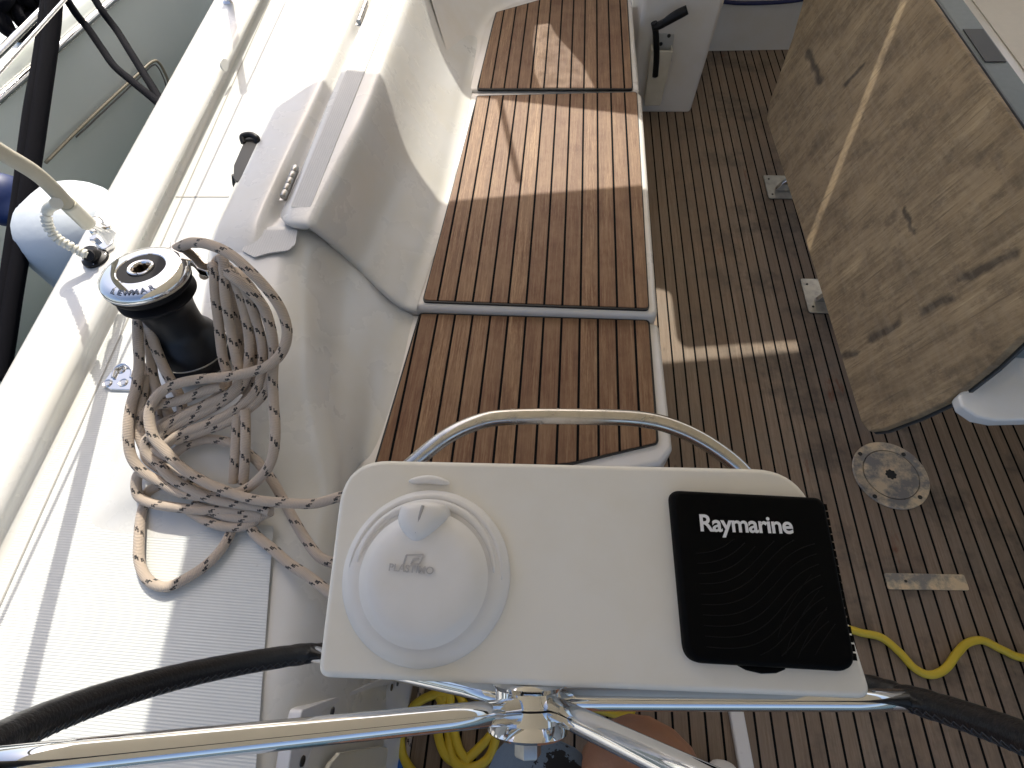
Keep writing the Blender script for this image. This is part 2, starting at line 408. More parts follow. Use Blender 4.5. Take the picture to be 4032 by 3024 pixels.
# water, sole
bm = bmesh.new(); bmesh.ops.create_grid(bm, x_segments=1, y_segments=1, size=60, matrix=Matrix.Translation((0, 0, -.55)))
k = NT('sea_water'); n = k.noise(k.pos(), 6, 5, .6); k.base((.01, .035, .035)); k.rough(.05); k.bump(n, .04, .6)
k.b.inputs['Transmission Weight'].default_value = 0
tag(link('water', from_bm(bm), k.m), kind='structure')
prism('sole_deck', [(-.42, -1.6, 0), (2.3, -1.6, 0), (2.3, 3.6, 0), (-.42, 3.6, 0)], (0, 0, -.05), M_soleteak)
o = bpy.data.objects['sole_deck']; o.name = 'cockpit_sole'; tag(o, kind='structure')
PORT[0] = True
# side deck
ys = [-1.4, -.6, 0, .2, .245, .25, .6, .9, 1.3, 1.8, 2.4, 3.4]
def inn(y): return -.505 + max(0, (.0 - y)) * .02 if y < .3 else -.72
rows = []
bm = bmesh.new(); A = []; B = []
for y in ys:
    A.append(bm.verts.new((Dl(y) - .01, y, ZD))); B.append(bm.verts.new(((-.395 - .24 * (y + .04) if y < .247 else -.70), y, ZD)))
for i in range(len(ys) - 1): bm.faces.new((A[i], B[i], B[i + 1], A[i + 1]))
M_d = M_deck
o = link('side_deck', from_bm(bm), M_d); tag(o, kind='structure')
# bulwark (gunwale) + topsides
rows = []
for y in (-1.6, -1.0, -.4, .2, .8, 1.4, 2.0, 2.6, 3.4, 4.2):
    a, c, d = Al(y), Cl(y), Dl(y)
    rows.append([(a + .12, y, -.7), (a + .03, y, .1), (a - .004, y, .60), (a - .006, y, .705), (a + .012, y, .742), (a + .05, y, .752), (c - .015, y, .760), (c + .006, y, .752), (c + .016, y, .735), (d - .012, y, .712), (d, y, ZD - .001), (d + .02, y, ZD - .006)])
o = grid('gunwale', rows, M_gel, subd=2); tag(o, kind='structure')
# thin grey line beside the bulwark foot, plus the nonskid seam across
bm = bmesh.new(); P = [V((Dl(y) + .030, y, ZD + .0012)) for y in ys]
for i in range(len(P) - 1):
    w_ = V((.0016, 0, 0)); vs = [bm.verts.new(q) for q in (P[i] - w_, P[i] + w_, P[i + 1] + w_, P[i + 1] - w_)]; bm.faces.new(vs)
a0 = at(690, 776, ZD + .0012); a1 = at(905, 776, ZD + .0012)
vs = [bm.verts.new(q) for q in (a0, a1, a1 + V((0, .003, 0)), a0 + V((0, .003, 0)))]; bm.faces.new(vs)
sdo = bpy.data.objects['side_deck']
link('deck_lines', from_bm(bm), plain('line_grey', (.35, .34, .31), .6), sdo)

# ---- forward coaming (with the hinged locker lid)
ZT = .80
outer = ln((1088, 392), (829, 943), .785)
xF0, xF1 = at(1509, 285, .8), at(1363, 633, .8)
def fwdrow(y, endy=None):
    return [(-.815 + (y - 1.4) * -.05, y, ZD - .012), (-.795 + (y - 1.4) * -.05, y, ZD - .005), (outer(y) - .018, y, .775), (outer(y) + .004, y, .792), (outer(y) + .03, y, .797), (-.690, y, .803), (-.662, y, .806), (-.646, y, .803), (-.636, y, .782), (-.628, y, .772), (-.604, y, .771), (-.58, y, .77)]
def endrow(y, dz): return [V((p[0], p[1], max(p[2], .797 if i_ > 5 else 0) - dz)) for i_, p in enumerate(fwdrow(y))]
rows = [endrow(.76, .035), endrow(.80, .014), endrow(.845, .003)] + [fwdrow(y) for y in (.885, 1.0, 1.4, 1.8, 2.4, 3.2)]
root = empty('cockpit_coaming', (-.6, 1.2, ZD), 'long white moulded coaming with hinged locker lid running along the port side of the cockpit', 'coaming')
o = grid('coaming_top', rows, M_gel, root, subd=2)
# lid : profile points from the outboard edge to the bench, as functions along y. groove path sets the aft end
def facept(s):   # s 0 (top F) .. 1 (bench)
    return (1 - s)
def lidrow(k, dy=0.0, ins=0.0):
    """k=0 aft end ... 1 forward"""
    ends = [at(1100, 850, .79), at(1112, 866, .812), at(1150, 872, .815), at(1215, 876, .814), at(1238, 884, .806), at(1275, 912, .775), at(1400, 1020, .64), at(1490, 1110, .53), at(1560, 1180, .455), at(1590, 1203, .428), at(1640, 1212, .424)]
    yf = 3.2
    out = []
    fx = [-.616, -.612, -.595, -.509, -.494, -.482, -.448, -.424, -.403, -.385, -.355]
    fz = [.775, .808, .8125, .8128, .808, .785, .665, .54, .462, .432, .424]
    for e, x, z in zip(ends, fx, fz):
        y = e.y + (yf - e.y) * k
        t = min(1, k * 6)
        out.append(V((e.x + (x - e.x) * t, y + dy, e.z + (z - e.z) * t)))
    return out
r0 = lidrow(0); r1 = lidrow(.02)
def inset(r, dy, d):
    out = []
    for i, p in enumerate(r):
        a = r[max(i - 1, 0)]; b = r[min(i + 1, len(r) - 1)]; t = (b - a); nrm = V((-t.z, 0, t.x))
        nrm = V((t.z, 0, -t.x)).normalized(); 
        if nrm.z > 0 or (abs(nrm.z) < .3 and nrm.x > 0): nrm = -nrm
        out.append(p + V((0, dy, 0)) + nrm * d)
    return out
rows = [inset(r0, .004, .026), inset(r0, -.004, .016), inset(r0, -.004, .006), r0, r1] + [lidrow(k_) for k_ in (.05, .1, .2, .35, .5, .75, 1)]
o = grid('locker_lid', rows, M_gel, root, subd=2); lid = o
# nonskid strip on the lid
zs = .8142
pad = [at(1352, 290, zs), at(1462, 280, zs), at(1375, 500, zs), at(1226, 815, zs), at(1140, 817, zs)]
pad = [V((-.597, 1.02, zs)), V((-.527, 1.02, zs)), V((-.527, 3.0, zs)), V((-.597, 3.0, zs))]
pad[0] = at(1142, 817, zs); pad[1] = at(1222, 815, zs)
pad = round_poly(pad, .008, 4)
prism('nonskid_strip', pad, (0, 0, -.002), M_strip, root)
# hinges
def hinge(c0, c1, label):
    r = empty('hinge', c0, label, 'hinge', 'hinges on the locker lid')
    d = (c1 - c0); L = d.length; dn = d.normalized()
    for i in range(5):
        a = c0 + d * (i / 5 + .008); b = c0 + d * ((i + 1) / 5 - .008)
        bm = bmesh.new(); rr = .0072
        lathe_bm(bm, [(0, 0), (rr * .9, 0), (rr, .001), (rr, (b - a).length - .001), (rr * .9, (b - a).length), (0, (b - a).length)], a, dn, 20)
        autosm(link('knuckle', from_bm(bm), M_dull, r))
    prism('leaf', [c0 + V((-.012, 0, -.010)), c0 + V((.004, 0, -.010)), c1 + V((.004, 0, -.010)), c1 + V((-.012, 0, -.010))], (0, 0, .0025), M_dull, r)
hinge(at(1114, 778, .808), at(1166, 656, .808), 'stainless hinge nearer the winch on the locker lid')
hinge(at(1412, 88, .808), at(1442, 8, .808), 'stainless hinge cut by the top edge on the far locker lid')

# ---- aft coaming / winch plinth / cockpit well side : control net
def X(x, y, z): return V((x, y, z))
zc = .40
R = []
def row(y0, pts): R.append([X(Dl(y0) + .03, y0, .688), X(-.815, y0, .688)] + pts)
row(.88, [at(820, 940, .785), at(1060, 885, .79), at(1218, 893, .783), at(1342, 985, .665), at(1470, 1112, .512), at(1578, 1228, .405), at(1640, 1236, .392)])
row(.80, [at(812, 975, .785), at(1055, 930, .79), at(1208, 935, .783), at(1330, 1040, .66), at(1455, 1165, .51), at(1566, 1290, .40), at(1620, 1300, .392)])
row(.72, [at(790, 1030, .785), at(1040, 1000, .788), at(1190, 1015, .775), at(1310, 1140, .65), at(1430, 1270, .51), at(1545, 1390, .40), at(1600, 1400, .392)])
row(.62, [at(640, 1200, .787), at(1030, 1150, .775), at(1205, 1170, .755), at(1298, 1260, .64), at(1405, 1400, .50), at(1512, 1510, .40), at(1570, 1520, .392)])
row(.50, [at(590, 1400, .787), at(1050, 1420, .775), at(1228, 1400, .725), at(1292, 1480, .61), at(1390, 1580, .48), at(1462, 1670, .40), at(1520, 1680, .392)])
row(.38, [at(570, 1600, .778), at(1080, 1640, .745), at(1275, 1590, .665), at(1320, 1660, .56), at(1385, 1730, .46), at(1430, 1765, .40), at(1480, 1780, .392)])
row(.28, [at(575, 1790, .765), at(1150, 1850, .715), at(1335, 1780, .61), at(1360, 1800, .53), at(1392, 1840, .44), at(1410, 1850, .395), at(1450, 1870, .385)])
row(.22, [at(590, 1900, .745), at(1080, 1960, .700), at(1330, 1930, .625), at(1350, 1950, .50), at(1370, 1960, .36), at(1380, 1960, .25), at(1390, 1970, .20)])
row(.17, [at(620, 1990, .700), at(1060, 2050, .692), at(1235, 2080, .672), X(-.375, .18, .56), X(-.36, .18, .36), X(-.345, .18, .12), X(-.335, .18, -.02)])
for y in (.08, -.1, -.5, -1.4):
    R.append([X(Dl(y) + .03, y, .688), X(-.815, y, .688), X(-.60, y, .6975), X(-.43, y, .6982), X(-.378, y, .690), X(-.355, y, .64), X(-.350, y, .45), X(-.342, y, .15), X(-.335, y, -.02)])
o = grid('coaming_end', R, M_gel, root, subd=3)
# small nonskid pad on the aft coaming
pp = [at(1012, 905, .7915), at(1172, 903, .7915), at(1163, 960, .7915), at(1135, 985, .7915), at(1060, 995, .7915), at(1000, 1012, .7915), at(950, 985, .7915)]
prism('nonskid_pad', round_poly(pp, .008, 4), (0, 0, -.003), M_strip, root)
# locker/bulkhead wall behind hinge side: forward seat back continuation
tag(root, 'long white moulded coaming with hinged locker lid running along the port side of the cockpit', 'coaming')

PORT[0] = False
# ---- bench
bench = empty('cockpit_bench', (-.05, 1.6, 0), 'white moulded port bench topped with three slatted teak panels', 'bench')
def slab(name, poly, z, h, mat, bev): return prism(name, round_poly([(x, y, z) for x, y in poly], .022, 5), (0, 0, -h), mat, bench, bevel=bev, bseg=4)
slab('seat_base', [(-.50, .955), (.283, .955), (.292, .575), (.262, .535), (.06, .475), (-.5, .40)], .393, .42, M_gel2, .014)
slab('seat_base', [(-.50, .957), (.275, .957), (.279, 2.008), (-.50, 2.008)], .422, .45, M_gel2, .014)
slab('seat_base', [(-.50, 2.011), (.272, 2.011), (.268, 3.0), (-.50, 3.0)], .426, .45, M_gel2, .016)
def panel(poly, z, lab):
    o = prism('teak_panel', round_poly([V((*p[:2], z)) for p in poly], .012, 4), (0, 0, -.009), M_teakb, bench, bevel=.0015, bseg=2); tag(o, lab)
    q = prism('caulk_edge', round_poly([V((*p[:2], z - .002)) + (V((*p[:2], 0)) - V((cx_, cy_, 0))).normalized() * .006 for p in poly for cx_, cy_ in [(sum(a[0] for a in poly) / len(poly), sum(a[1] for a in poly) / len(poly))]], .014, 4), (0, 0, -.009), M_caulk, bench)
panel([at(1655, 1235, .402), at(2552, 1262, .402), at(2585, 1742, .402), at(2245, 1820, .402), V((-.42, .435, 0)), at(1480, 1830, .402)], .402, 'nearest teak panel with angled aft edge')
panel([at(1879, 377, .431), at(2506, 362, .431), at(2553, 1212, .431), at(1667, 1180, .431)], .431, 'middle teak panel half in sunlight')
panel([V((-.314, 2.585, 0)), V((-.118, 2.70, 0)), V((.245, 2.86, 0)), at(2489, 346, .435), at(1880, 346, .435), V((-.318, 2.5, 0))], .435, 'far teak panel shaded by the sprayhood')

# ---- companionway bulkhead and side walls at the forward end
M_bulk = gel('gelcoat_bulkhead', (.74, .72, .69), .35, .05)
def wallprism(name, poly, off, bev=.02, mat=M_bulk, **kw):
    o = prism(name, poly, off, mat, bevel=bev, bseg=4); return tag(o, kind='structure')
wallprism('companionway_bulkhead', [(.30, 2.56, -.01), (.605, 2.56, -.01), (.655, 2.56, .9), (.30, 2.56, 1.2)], (0, .7, 0), .022)
wallprism('companionway_step', [(.55, 3.11, -.02), (2.3, 3.16, -.02), (2.3, 3.16, .9), (.55, 3.11, .9)], (0, .2, 0), .02)
PORT[0] = True
# forward end of the bench: moulding rising round the far panel
rows = []
for t in range(7):
    a = t / 6
    base = [V((-.385, 2.02, .428)), V((-.375, 2.4, .428)), V((-.345, 2.63, .428)), V((-.20, 2.72, .428)), V((.0, 2.80, .428)), V((.20, 2.89, .428)), V((.36, 2.95, .428))][t]
    outd = [V((-1, 0, 0)), V((-1, .1, 0)), V((-.7, .7, 0)), V((-.35, .9, 0)), V((-.3, .95, 0)), V((-.3, .95, 0)), V((-.3, .95, 0))][t]
    rows.append([base - outd * .02, base, base + outd * .02 + V((0, 0, .01)), base + outd * .035 + V((0, 0, .05)), base + outd * .07 + V((0, 0, .25)), base + outd * .11 + V((0, 0, .5))])
o = grid('seat_surround', rows, M_bulk, root, subd=2)

# ================================================================== WINCH
WB = at(777, 1398, .79); WB.z = .787
WT = at(538, 1031, 1.0); wax = (WT - WB).normalized(); WH = (WT - WB).length
winch = empty('winch', WB, 'black self tailing winch with polished chrome cap on the coaming', 'winch')
fr = frame(wax)
def wl(name, prof, mat, seg=64): return lathe(name, prof, WB, mat, winch, seg=seg, fr=fr, split=30)
wl('base_skirt', [(0, 0), (.064, 0), (.066, .004), (.065, .014), (.0615, .019), (.060, .020), (0, .020)], M_black)
wl('base_ring', [(.0600, .020), (.0608, .0205), (.0608, .0225), (.0600, .023)], M_dull)
wl('drum', [(0, .023), (.060, .023), (.0595, .030), (.057, .042), (.052, .056), (.0455, .066), (.0425, .073), (.041, .085), (.0412, .10), (.0425, .118), (.046, .132), (.052, .142), (.056, .147), (0, .147)], M_drum)
wl('lower_jaw', [(.030, .147), (.058, .147), (.061, .150), (.061, .154), (.048, .160), (.048, .164)], M_rubber)
wl('upper_jaw', [(.048, .164), (.061, .169), (.0635, .174), (.0635, .180), (.060, .183), (.03, .183)], M_rubber)
h0 = .183
wl('cap', [(.0, h0), (.062, h0), (.066, h0 + .003), (.0668, h0 + .007), (.0655, h0 + .012), (.061, h0 + .0165), (.053, h0 + .0195), (.0375, h0 + .0205), (.036, h0 + .0195), (.0355, h0 + .017)], M_chrome, 96)
wl('cap_rim', [(.0610, h0 - .003), (.0655, h0 - .001), (.0665, h0 + .001), (.0655, h0 + .0025)], M_dull)
wl('centre_ring', [(.0365, h0 + .017), (.0360, h0 + .0196), (.020, h0 + .0196), (.0195, h0 + .018), (.0195, h0 + .01)], M_rubber)
wl('socket_ring', [(.0192, h0 + .012), (.0192, h0 + .0225), (.0175, h0 + .0235), (.0145, h0 + .0225), (.0132, h0 + .018)], M_chrome)
# star socket: dark well with eight points
bm = bmesh.new(); st = []
for i in range(16):
    r_ = .0133 if i % 2 == 0 else .0100
    st.append(V(WB) + fr[2] * (h0 + .0195) + (fr[0] * math.cos(math.pi * i / 8) + fr[1] * math.sin(math.pi * i / 8)) * r_)
bot = [p - fr[2] * .03 for p in st]
a = [bm.verts.new(p) for p in st]; b = [bm.verts.new(p) for p in bot]
for i in range(16): bm.faces.new((a[i], b[i], b[(i + 1) % 16], a[(i + 1) % 16]))
bm.faces.new(b)
ring = [bm.verts.new(V(WB) + fr[2] * (h0 + .0195) + (fr[0] * math.cos(math.pi * i / 8) + fr[1] * math.sin(math.pi * i / 8)) * .0140) for i in range(16)]
for i in range(16): bm.faces.new((a[i], a[(i + 1) % 16], ring[(i + 1) % 16], ring[i]))
link('handle_socket', from_bm(bm), plain('socket_dark', (.10, .075, .05), .3, .9), winch)
# feeder arm
def capz(u, v_, hh): return onpl(u, v_, WB + fr[2] * hh, fr[2])
arm = [capz(668, 948, h0 + .020), capz(725, 958, h0 + .020), capz(762, 975, h0 + .018), capz(786, 1008, h0 + .010), capz(808, 1030, h0 + .004), capz(836, 1034, h0 + .003), capz(838, 1056, h0 - .002), capz(812, 1072, h0 - .004), capz(776, 1060, h0 - .002), capz(750, 1028, h0 + .010), capz(718, 1022, h0 + .016), capz(668, 1052, h0 + .014)]
o = prism('feeder_arm', arm, -fr[2] * .013, metal('feeder_chrome', (.52, .50, .47), .07, .1), winch, bevel=.003, bseg=3)
# engraved letters round the cap
def textmesh(body, size, extr=.0004, offset=0, align='CENTER', sp=1.0):
    cu = bpy.data.curves.new('t', 'FONT'); cu.body = body; cu.size = size; cu.extrude = extr; cu.offset = offset; cu.align_x = align; cu.space_character = sp
    o = bpy.data.objects.new('t', cu); COL.objects.link(o)
    dg = bpy.context.evaluated_depsgraph_get(); me = bpy.data.meshes.new_from_object(o.evaluated_get(dg))
    bpy.data.objects.remove(o); return me
M_engr = plain('engraving', (.10, .12, .16), .3, .9)
bm = bmesh.new()
cen = WB + fr[2] * (h0 + .0200)
aim = (capz(500, 1168, h0 + .02) - cen); aim = (aim - fr[2] * aim.dot(fr[2])).normalized()
side = fr[2].cross(aim)   # direction to the right as read from below
for i, ch in enumerate('LEWMAR'):
    me = textmesh(ch, .0125, .0002, .0003)
    ang = (i - 2.35) * math.radians(11.5)
    d_ = aim * math.cos(ang) + side * math.sin(ang)
    px = fr[2].cross(d_)
    pos = cen + d_ * .0615 + fr[2] * (-.0022)
    up = -d_ * .93 + fr[2] * .36; px = up.cross(fr[2] * .93 + d_ * .36)
    nn = px.cross(up)
    Mx = Matrix((px.normalized(), up.normalized(), nn.normalized())).transposed().to_4x4(); Mx.translation = pos
    me.transform(Mx); bm.from_mesh(me)
link('lettering', from_bm(bm), M_engr, winch)

# ================================================================== ROPE on the winch
def zz(v, lay):
    T = [(900, .972), (1010, .968), (1110, .945), (1250, .892), (1400, .845), (1480, .825), (1600, .800), (1700, .785), (1800, .762), (1900, .735), (1960, .722), (2030, .715), (2400, .712)]
    for (a, za), (b, zb) in zip(T, T[1:]):
        if v <= b: z = za + (zb - za) * max(0, (v - a) / (b - a)); break
    else: z = T[-1][1]
    return z + lay * .011
rp = empty('coiled_rope', at(750, 1900, ZD), 'beige rope with black flecks hung in loose coils over the winch', 'rope')
RR = .0083
def r4(pts, lay, dz=None):
    P = []
    for i, p in enumerate(pts):
        u, v_ = p[0] * .6329, 950 + p[1] * .6329
        L = p[2] if len(p) > 2 else lay
        P.append(at(u, v_, zz(v_, L)))
    return P
def rb(pts, lay):   # bottom-left crop coordinates
    return [at(p[0] * .6329, 1974 + p[1] * .6329, zz(1974 + p[1] * .6329, (p[2] if len(p) > 2 else lay))) for p in pts]
def jit(P, a=.0015): return [p + V((random.uniform(-a, a), random.uniform(-a, a), random.uniform(-a, a) * .5)) for p in P]
strands = [
 r4([(1010, 120, -3), (1070, 70, -1), (1130, 30, 1), (1200, 5, 2.5), (1300, 22), (1430, 80), (1560, 190), (1680, 320), (1755, 430), (1785, 560), (1758, 680), (1680, 765), (1560, 812), (1400, 842), (1230, 860), (1090, 892), (985, 955), (935, 1060), (950, 1200), (1030, 1310), (1120, 1400), (1260, 1490), (1400, 1555), (1560, 1600), (1750, 1630), (1950, 1632), (2250, 1600)], 3.6) + [V((-.29, .24, .60)), V((-.262, .25, .32)), V((-.25, .24, .10)), V((-.22, .22, .012)), V((-.14, .18, .010))],
 r4([(900, 250, -6), (870, 340, -4), (860, 420, -1), (862, 600), (868, 750), (848, 900), (815, 1030), (796, 1180), (815, 1330), (890, 1430), (1010, 1500), (1130, 1560), (1300, 1588), (1480, 1562), (1610, 1480), (1690, 1370), (1712, 1200), (1705, 1000), (1695, 850), (1700, 700), (1690, 560), (1640, 420), (1560, 310), (1440, 215), (1385, 170, .5), (1352, 185, -4)], 2.2),
 r4([(935, 250, -6), (905, 350, -4), (908, 430, -1), (925, 530), (960, 650), (1010, 760), (1062, 860), (1110, 960), (1130, 1060), (1100, 1140)], 1.2),
 r4([(960, 300, -6), (940, 420, -3), (925, 600), (935, 720), (960, 850), (1000, 980), (1050, 1090), (1060, 1180)], .4),
 r4([(905, 760), (915, 860), (950, 940), (985, 1040), (1000, 1130)], -.2),
 r4([(900, 830), (890, 960), (868, 1090), (870, 1200), (905, 1290), (925, 1360), (1010, 1420), (1150, 1500), (1300, 1540), (1480, 1590)], 1.0),
 r4([(1000, 1060), (930, 1050), (880, 1080), (862, 1150), (890, 1230), (960, 1300), (1060, 1350)], 1.0),
 r4([(1060, 1150), (970, 1180), (915, 1240), (910, 1310), (960, 1370), (1060, 1430), (1180, 1480)], 1.6),
 r4([(1270, 210, -6), (1300, 170, -3), (1334, 165), (1338, 320), (1358, 520), (1385, 700), (1410, 830), (1395, 930), (1290, 1010), (1130, 1075), (1010, 1140), (960, 1200)], 1.0),
 r4([(1330, 160, -4), (1360, 120, -1), (1393, 130), (1405, 330), (1435, 530), (1468, 700), (1492, 840), (1450, 930), (1300, 1010), (1130, 1090), (1020, 1160)], 1.8),
 r4([(1350, 180, -4), (1390, 145, -1), (1435, 190), (1480, 300), (1525, 450), (1555, 620), (1545, 780), (1500, 900), (1380, 1000), (1230, 1080), (1090, 1150), (1000, 1215)], 1.4),
 r4([(1380, 200, -4), (1420, 168, -1), (1475, 225), (1540, 330), (1595, 480), (1632, 640), (1630, 800), (1580, 950), (1440, 1060), (1280, 1140), (1120, 1200), (1030, 1260)], 1.2),
 r4([(1420, 220, -4), (1460, 190, -1), (1515, 240), (1600, 340), (1660, 470), (1695, 620), (1700, 780), (1650, 930), (1560, 1030), (1420, 1120), (1260, 1180), (1090, 1240)], .8),
 r4([(1400, 200, -2), (1440, 350), (1480, 500), (1500, 650), (1520, 800), (1490, 950)], .0),
 r4([(1480, 280, -2), (1550, 450), (1590, 650), (1600, 800), (1560, 930), (1480, 1050)], -.2),
 r4([(1480, 1080), (1470, 1250), (1455, 1400), (1450, 1500)], .9),
 r4([(1530, 1050), (1530, 1200), (1522, 1380), (1510, 1510)], 1.3),
 r4([(1380, 900), (1270, 930), (1130, 985), (1010, 1010), (940, 1020)], 2.4),
 r4([(1060, 1340), (1150, 1270), (1280, 1235), (1410, 1250), (1500, 1290), (1590, 1360), (1650, 1430), (1700, 1500), (1760, 1600), (1820, 1720), (1900, 1850), (1990, 1960), (2100, 2010), (2200, 2040)], -.3) + [V((-.322, .14, .52)), V((-.30, .14, .30)), V((-.28, .15, .10)), V((-.24, .17, .010)), V((-.18, .24, .010))],
 r4([(920, 1440), (865, 1450), (845, 1520), (870, 1590), (950, 1635), (1080, 1650), (1250, 1672), (1400, 1672), (1560, 1690), (1640, 1700)], 1.4),
 r4([(1000, 1400), (1060, 1470), (1180, 1540), (1320, 1600), (1470, 1630), (1600, 1650), (1690, 1680)], 2.4),
 rb([(1180, 60), (1280, 115), (1400, 160), (1530, 150), (1620, 100), (1650, 60)], .6),
 rb([(1200, 20), (1330, 70), (1470, 100), (1600, 95), (1690, 60)], 1.2),
 rb([(1000, -110), (925, -60), (905, 0), (880, 100), (862, 250), (872, 380), (930, 490), (1040, 535), (1170, 475), (1290, 390), (1380, 290), (1440, 180), (1450, 90), (1430, 20)], -.1),
 rb([(1470, 60), (1530, 130), (1600, 215), (1700, 300), (1800, 385), (1920, 470), (2050, 560), (2200, 680)], .2) + [V((-.325, .075, .50)), V((-.305, .08, .28)), V((-.29, .09, .10)), V((-.26, .11, .010)), V((-.20, .13, .010))],
]
for i, P in enumerate(strands):
    P = jit(P, .001)
    tube('rope_strand', P, RR, M_rope, rp, n=12, seg=12)

PORT[0] = False
# ================================================================== STEERING WHEEL
th, ph = .2503, .0481
wc = V((-.0062, .0041, 1.0300)); wr = V((math.cos(ph), math.sin(ph), 0)); wback = V((-math.sin(ph), math.cos(ph), 0))
wup = V((0, 0, 1)) * math.cos(th) - wback * math.sin(th); wn = wr.cross(wup)
RC = wc.copy(); RAD = .401
wheel = empty('steering_wheel', (wc.x, wc.y, .45), 'stainless steering wheel with stitched black leather rim below the instrument pod', 'steering wheel')
def onw(u, v_): return onpl(u, v_, wc, wn)
hub = onw(2080, 2770)
ends = []
for (a, b) in (((1914, 2812), (1100, 2895)), ((2200, 2800), (2650, 3015)), ((2237, 2752), (3505, 2757)), ((1930, 2722), (1245, 2577))):
    A_, B_ = onw(*a), onw(*b); d_ = (B_ - A_).normalized(); q = A_ - RC; bb = q.dot(d_); cc = q.dot(q) - RAD ** 2
    t_ = -bb + math.sqrt(bb * bb - cc); e = A_ + d_ * t_; ends.append((A_, e))
down_ = RC - wup * RAD + wr * .02; ends.append((hub - wup * .02, down_))
for A_, e in ends:
    d_ = (e - A_).normalized(); s = A_ - d_ * .03
    tube('spoke', [s, e], .0105, M_chrome, wheel, n=6, seg=24)
full = []
NS = 160
angs = sorted([math.atan2((e - RC).dot(wup), (e - RC).dot(wr)) for _, e in ends])
for i in range(NS):
    a = 2 * math.pi * i / NS; full.append(RC + (wr * math.cos(a) + wup * math.sin(a)) * RAD)
tube('rim', full, .0098, M_steel, wheel, seg=20, closed=True, smooth_path=False)
# leather sleeves between the spoke joints with stitching
gap = .024
for i, a0 in enumerate(angs):
    a1 = angs[(i + 1) % 5] + (2 * math.pi if i == 4 else 0)
    g0 = gap if math.cos(a0) < .6 or math.sin(a0) > 0 else -.055
    g1 = gap if math.cos(a1) > -.6 or math.sin(a1) > 0 else -.04
    s0, s1 = a0 + g0, a1 - g1; n_ = 60
    P = [RC + (wr * math.cos(s0 + (s1 - s0) * k_ / n_) + wup * math.sin(s0 + (s1 - s0) * k_ / n_)) * RAD for k_ in range(n_ + 1)]
    def rf(t, L, s=(s1 - s0) * RAD):
        e = min(L, s - L); return (.0112 if e < .012 else .0134) + .0005 * math.sin(L * 210) * (1 if e < .05 else .25)
    lo = tube('leather_sleeve', P, .015, M_leather, wheel, seg=24, smooth_path=False, rfun=rf)
    # stitches: zigzag thread on the inner lower side
    bm = bmesh.new(); L = (s1 - s0) * RAD; m_ = int(L / .011)
    for k_ in range(m_):
        aa = s0 + .01 + (s1 - s0 - .02) * k_ / m_; ab = s0 + .01 + (s1 - s0 - .02) * (k_ + 1) / m_
        def sp(an, off):
            rad = wr * math.cos(an) + wup * math.sin(an)
            phi = math.radians(215) + off
            return RC + rad * (RAD + math.cos(phi) * .0137) + wn * (-math.sin(phi)) * .0137
        for s_ in (-.32, .32):
            P2 = [sp(aa, s_), sp((aa + ab) / 2, 0), sp(ab, -s_)]
            sweep_bm(bm, P2, .00055, 5)
    me = bpy.data.meshes.new('stitch'); bm.to_mesh(me); bm.free()
    link('stitching', me, plain('thread_' + str(i), (.05, .055, .065), .6), wheel)
lathe('hub', [(0, -.024), (.022, -.024), (.034, -.0215), (.0365, -.018), (.0315, -.013), (.031, -.002), (.0312, 0), (.031, .002), (.0315, .013), (.0365, .018), (.038, .022), (.034, .025), (0, .025)], hub, M_chrome, wheel, axis=wn, seg=48)
lathe('hub_seam', [(.0305, -.0010), (.0318, -.0008), (.0318, .0008), (.0305, .0010)], hub, M_rubber, wheel, axis=wn)
lathe('hub_nut', [(0, -.044), (.011, -.044), (.0125, -.042), (.0125, -.02), (0, -.02)], hub - wn * 0, M_dull, wheel, axis=wn * (1 if wn.y > 0 else -1), seg=6)
lathe('axle', [(0, .02), (.028, .02), (.028, .05), (0, .05)], hub, M_black, wheel, axis=wn * (1 if wn.y > 0 else -1), seg=32)

# ================================================================== INSTRUMENT POD
ev = V((.0120, .983, .149)).normalized()
eh = V((1, .0, -.012)); eh = (eh - ev * eh.dot(ev)).normalized(); en = eh.cross(ev)
pc = at(2350, 2250, 1.055)
def onp(u, v_, h=0): return onpl(u, v_, pc + en * h, en)
pod = empty('instrument_pod', (0.03, .13, .9), 'off white helm instrument pod with round compass cover and black display cover', 'pod')
PT = [(1352, 1806), (3160, 1846), (3446, 2756), (1246, 2668)]
pts = [onp(*p) for p in PT]
pp = round_poly(pts, [.048, .055, .012, .012], 10)
# body: top face with bulged edge and depth
def poly_loft(name, rings, mat, parent, cap0=True, cap1=True, smooth=True, split=40):
    bm = bmesh.new(); RR_ = [[bm.verts.new(p) for p in r] for r in rings]; n_ = len(rings[0])
    for A_, B_ in zip(RR_, RR_[1:]):
        for i in range(n_): bm.faces.new((A_[i], A_[(i + 1) % n_], B_[(i + 1) % n_], B_[i]))
    if cap0: bm.faces.new(RR_[0])
    if cap1: bm.faces.new(RR_[-1][::-1])
    o = link(name, from_bm(bm), mat, parent, smooth=smooth); return autosm(o, split)
pcen = sum(pp, V()) / len(pp)
def shrink(P, d, h):
    out = []
    n_ = len(P)
    for i, p in enumerate(P):
        t = (P[(i + 1) % n_] - P[i - 1]).normalized(); nn = t.cross(en).normalized()
        if (pcen - p).dot(nn) < 0: nn = -nn
        out.append(p + nn * d + en * h)
    return out
RB = .007
RB = .006
hr = [shrink(pp, .0105, .0)] + [shrink(pp, RB * (1 - math.sin(a_)), -RB * (1 - math.cos(a_))) for a_ in [math.radians(x) for x in range(0, 91, 15)]] + [shrink(pp, .0005, -.03), shrink(pp, .010, -.06), shrink(pp, .035, -.10)]
prism('housing', pp, -en * .032, M_pod, pod, bevel=.0065, bseg=5)
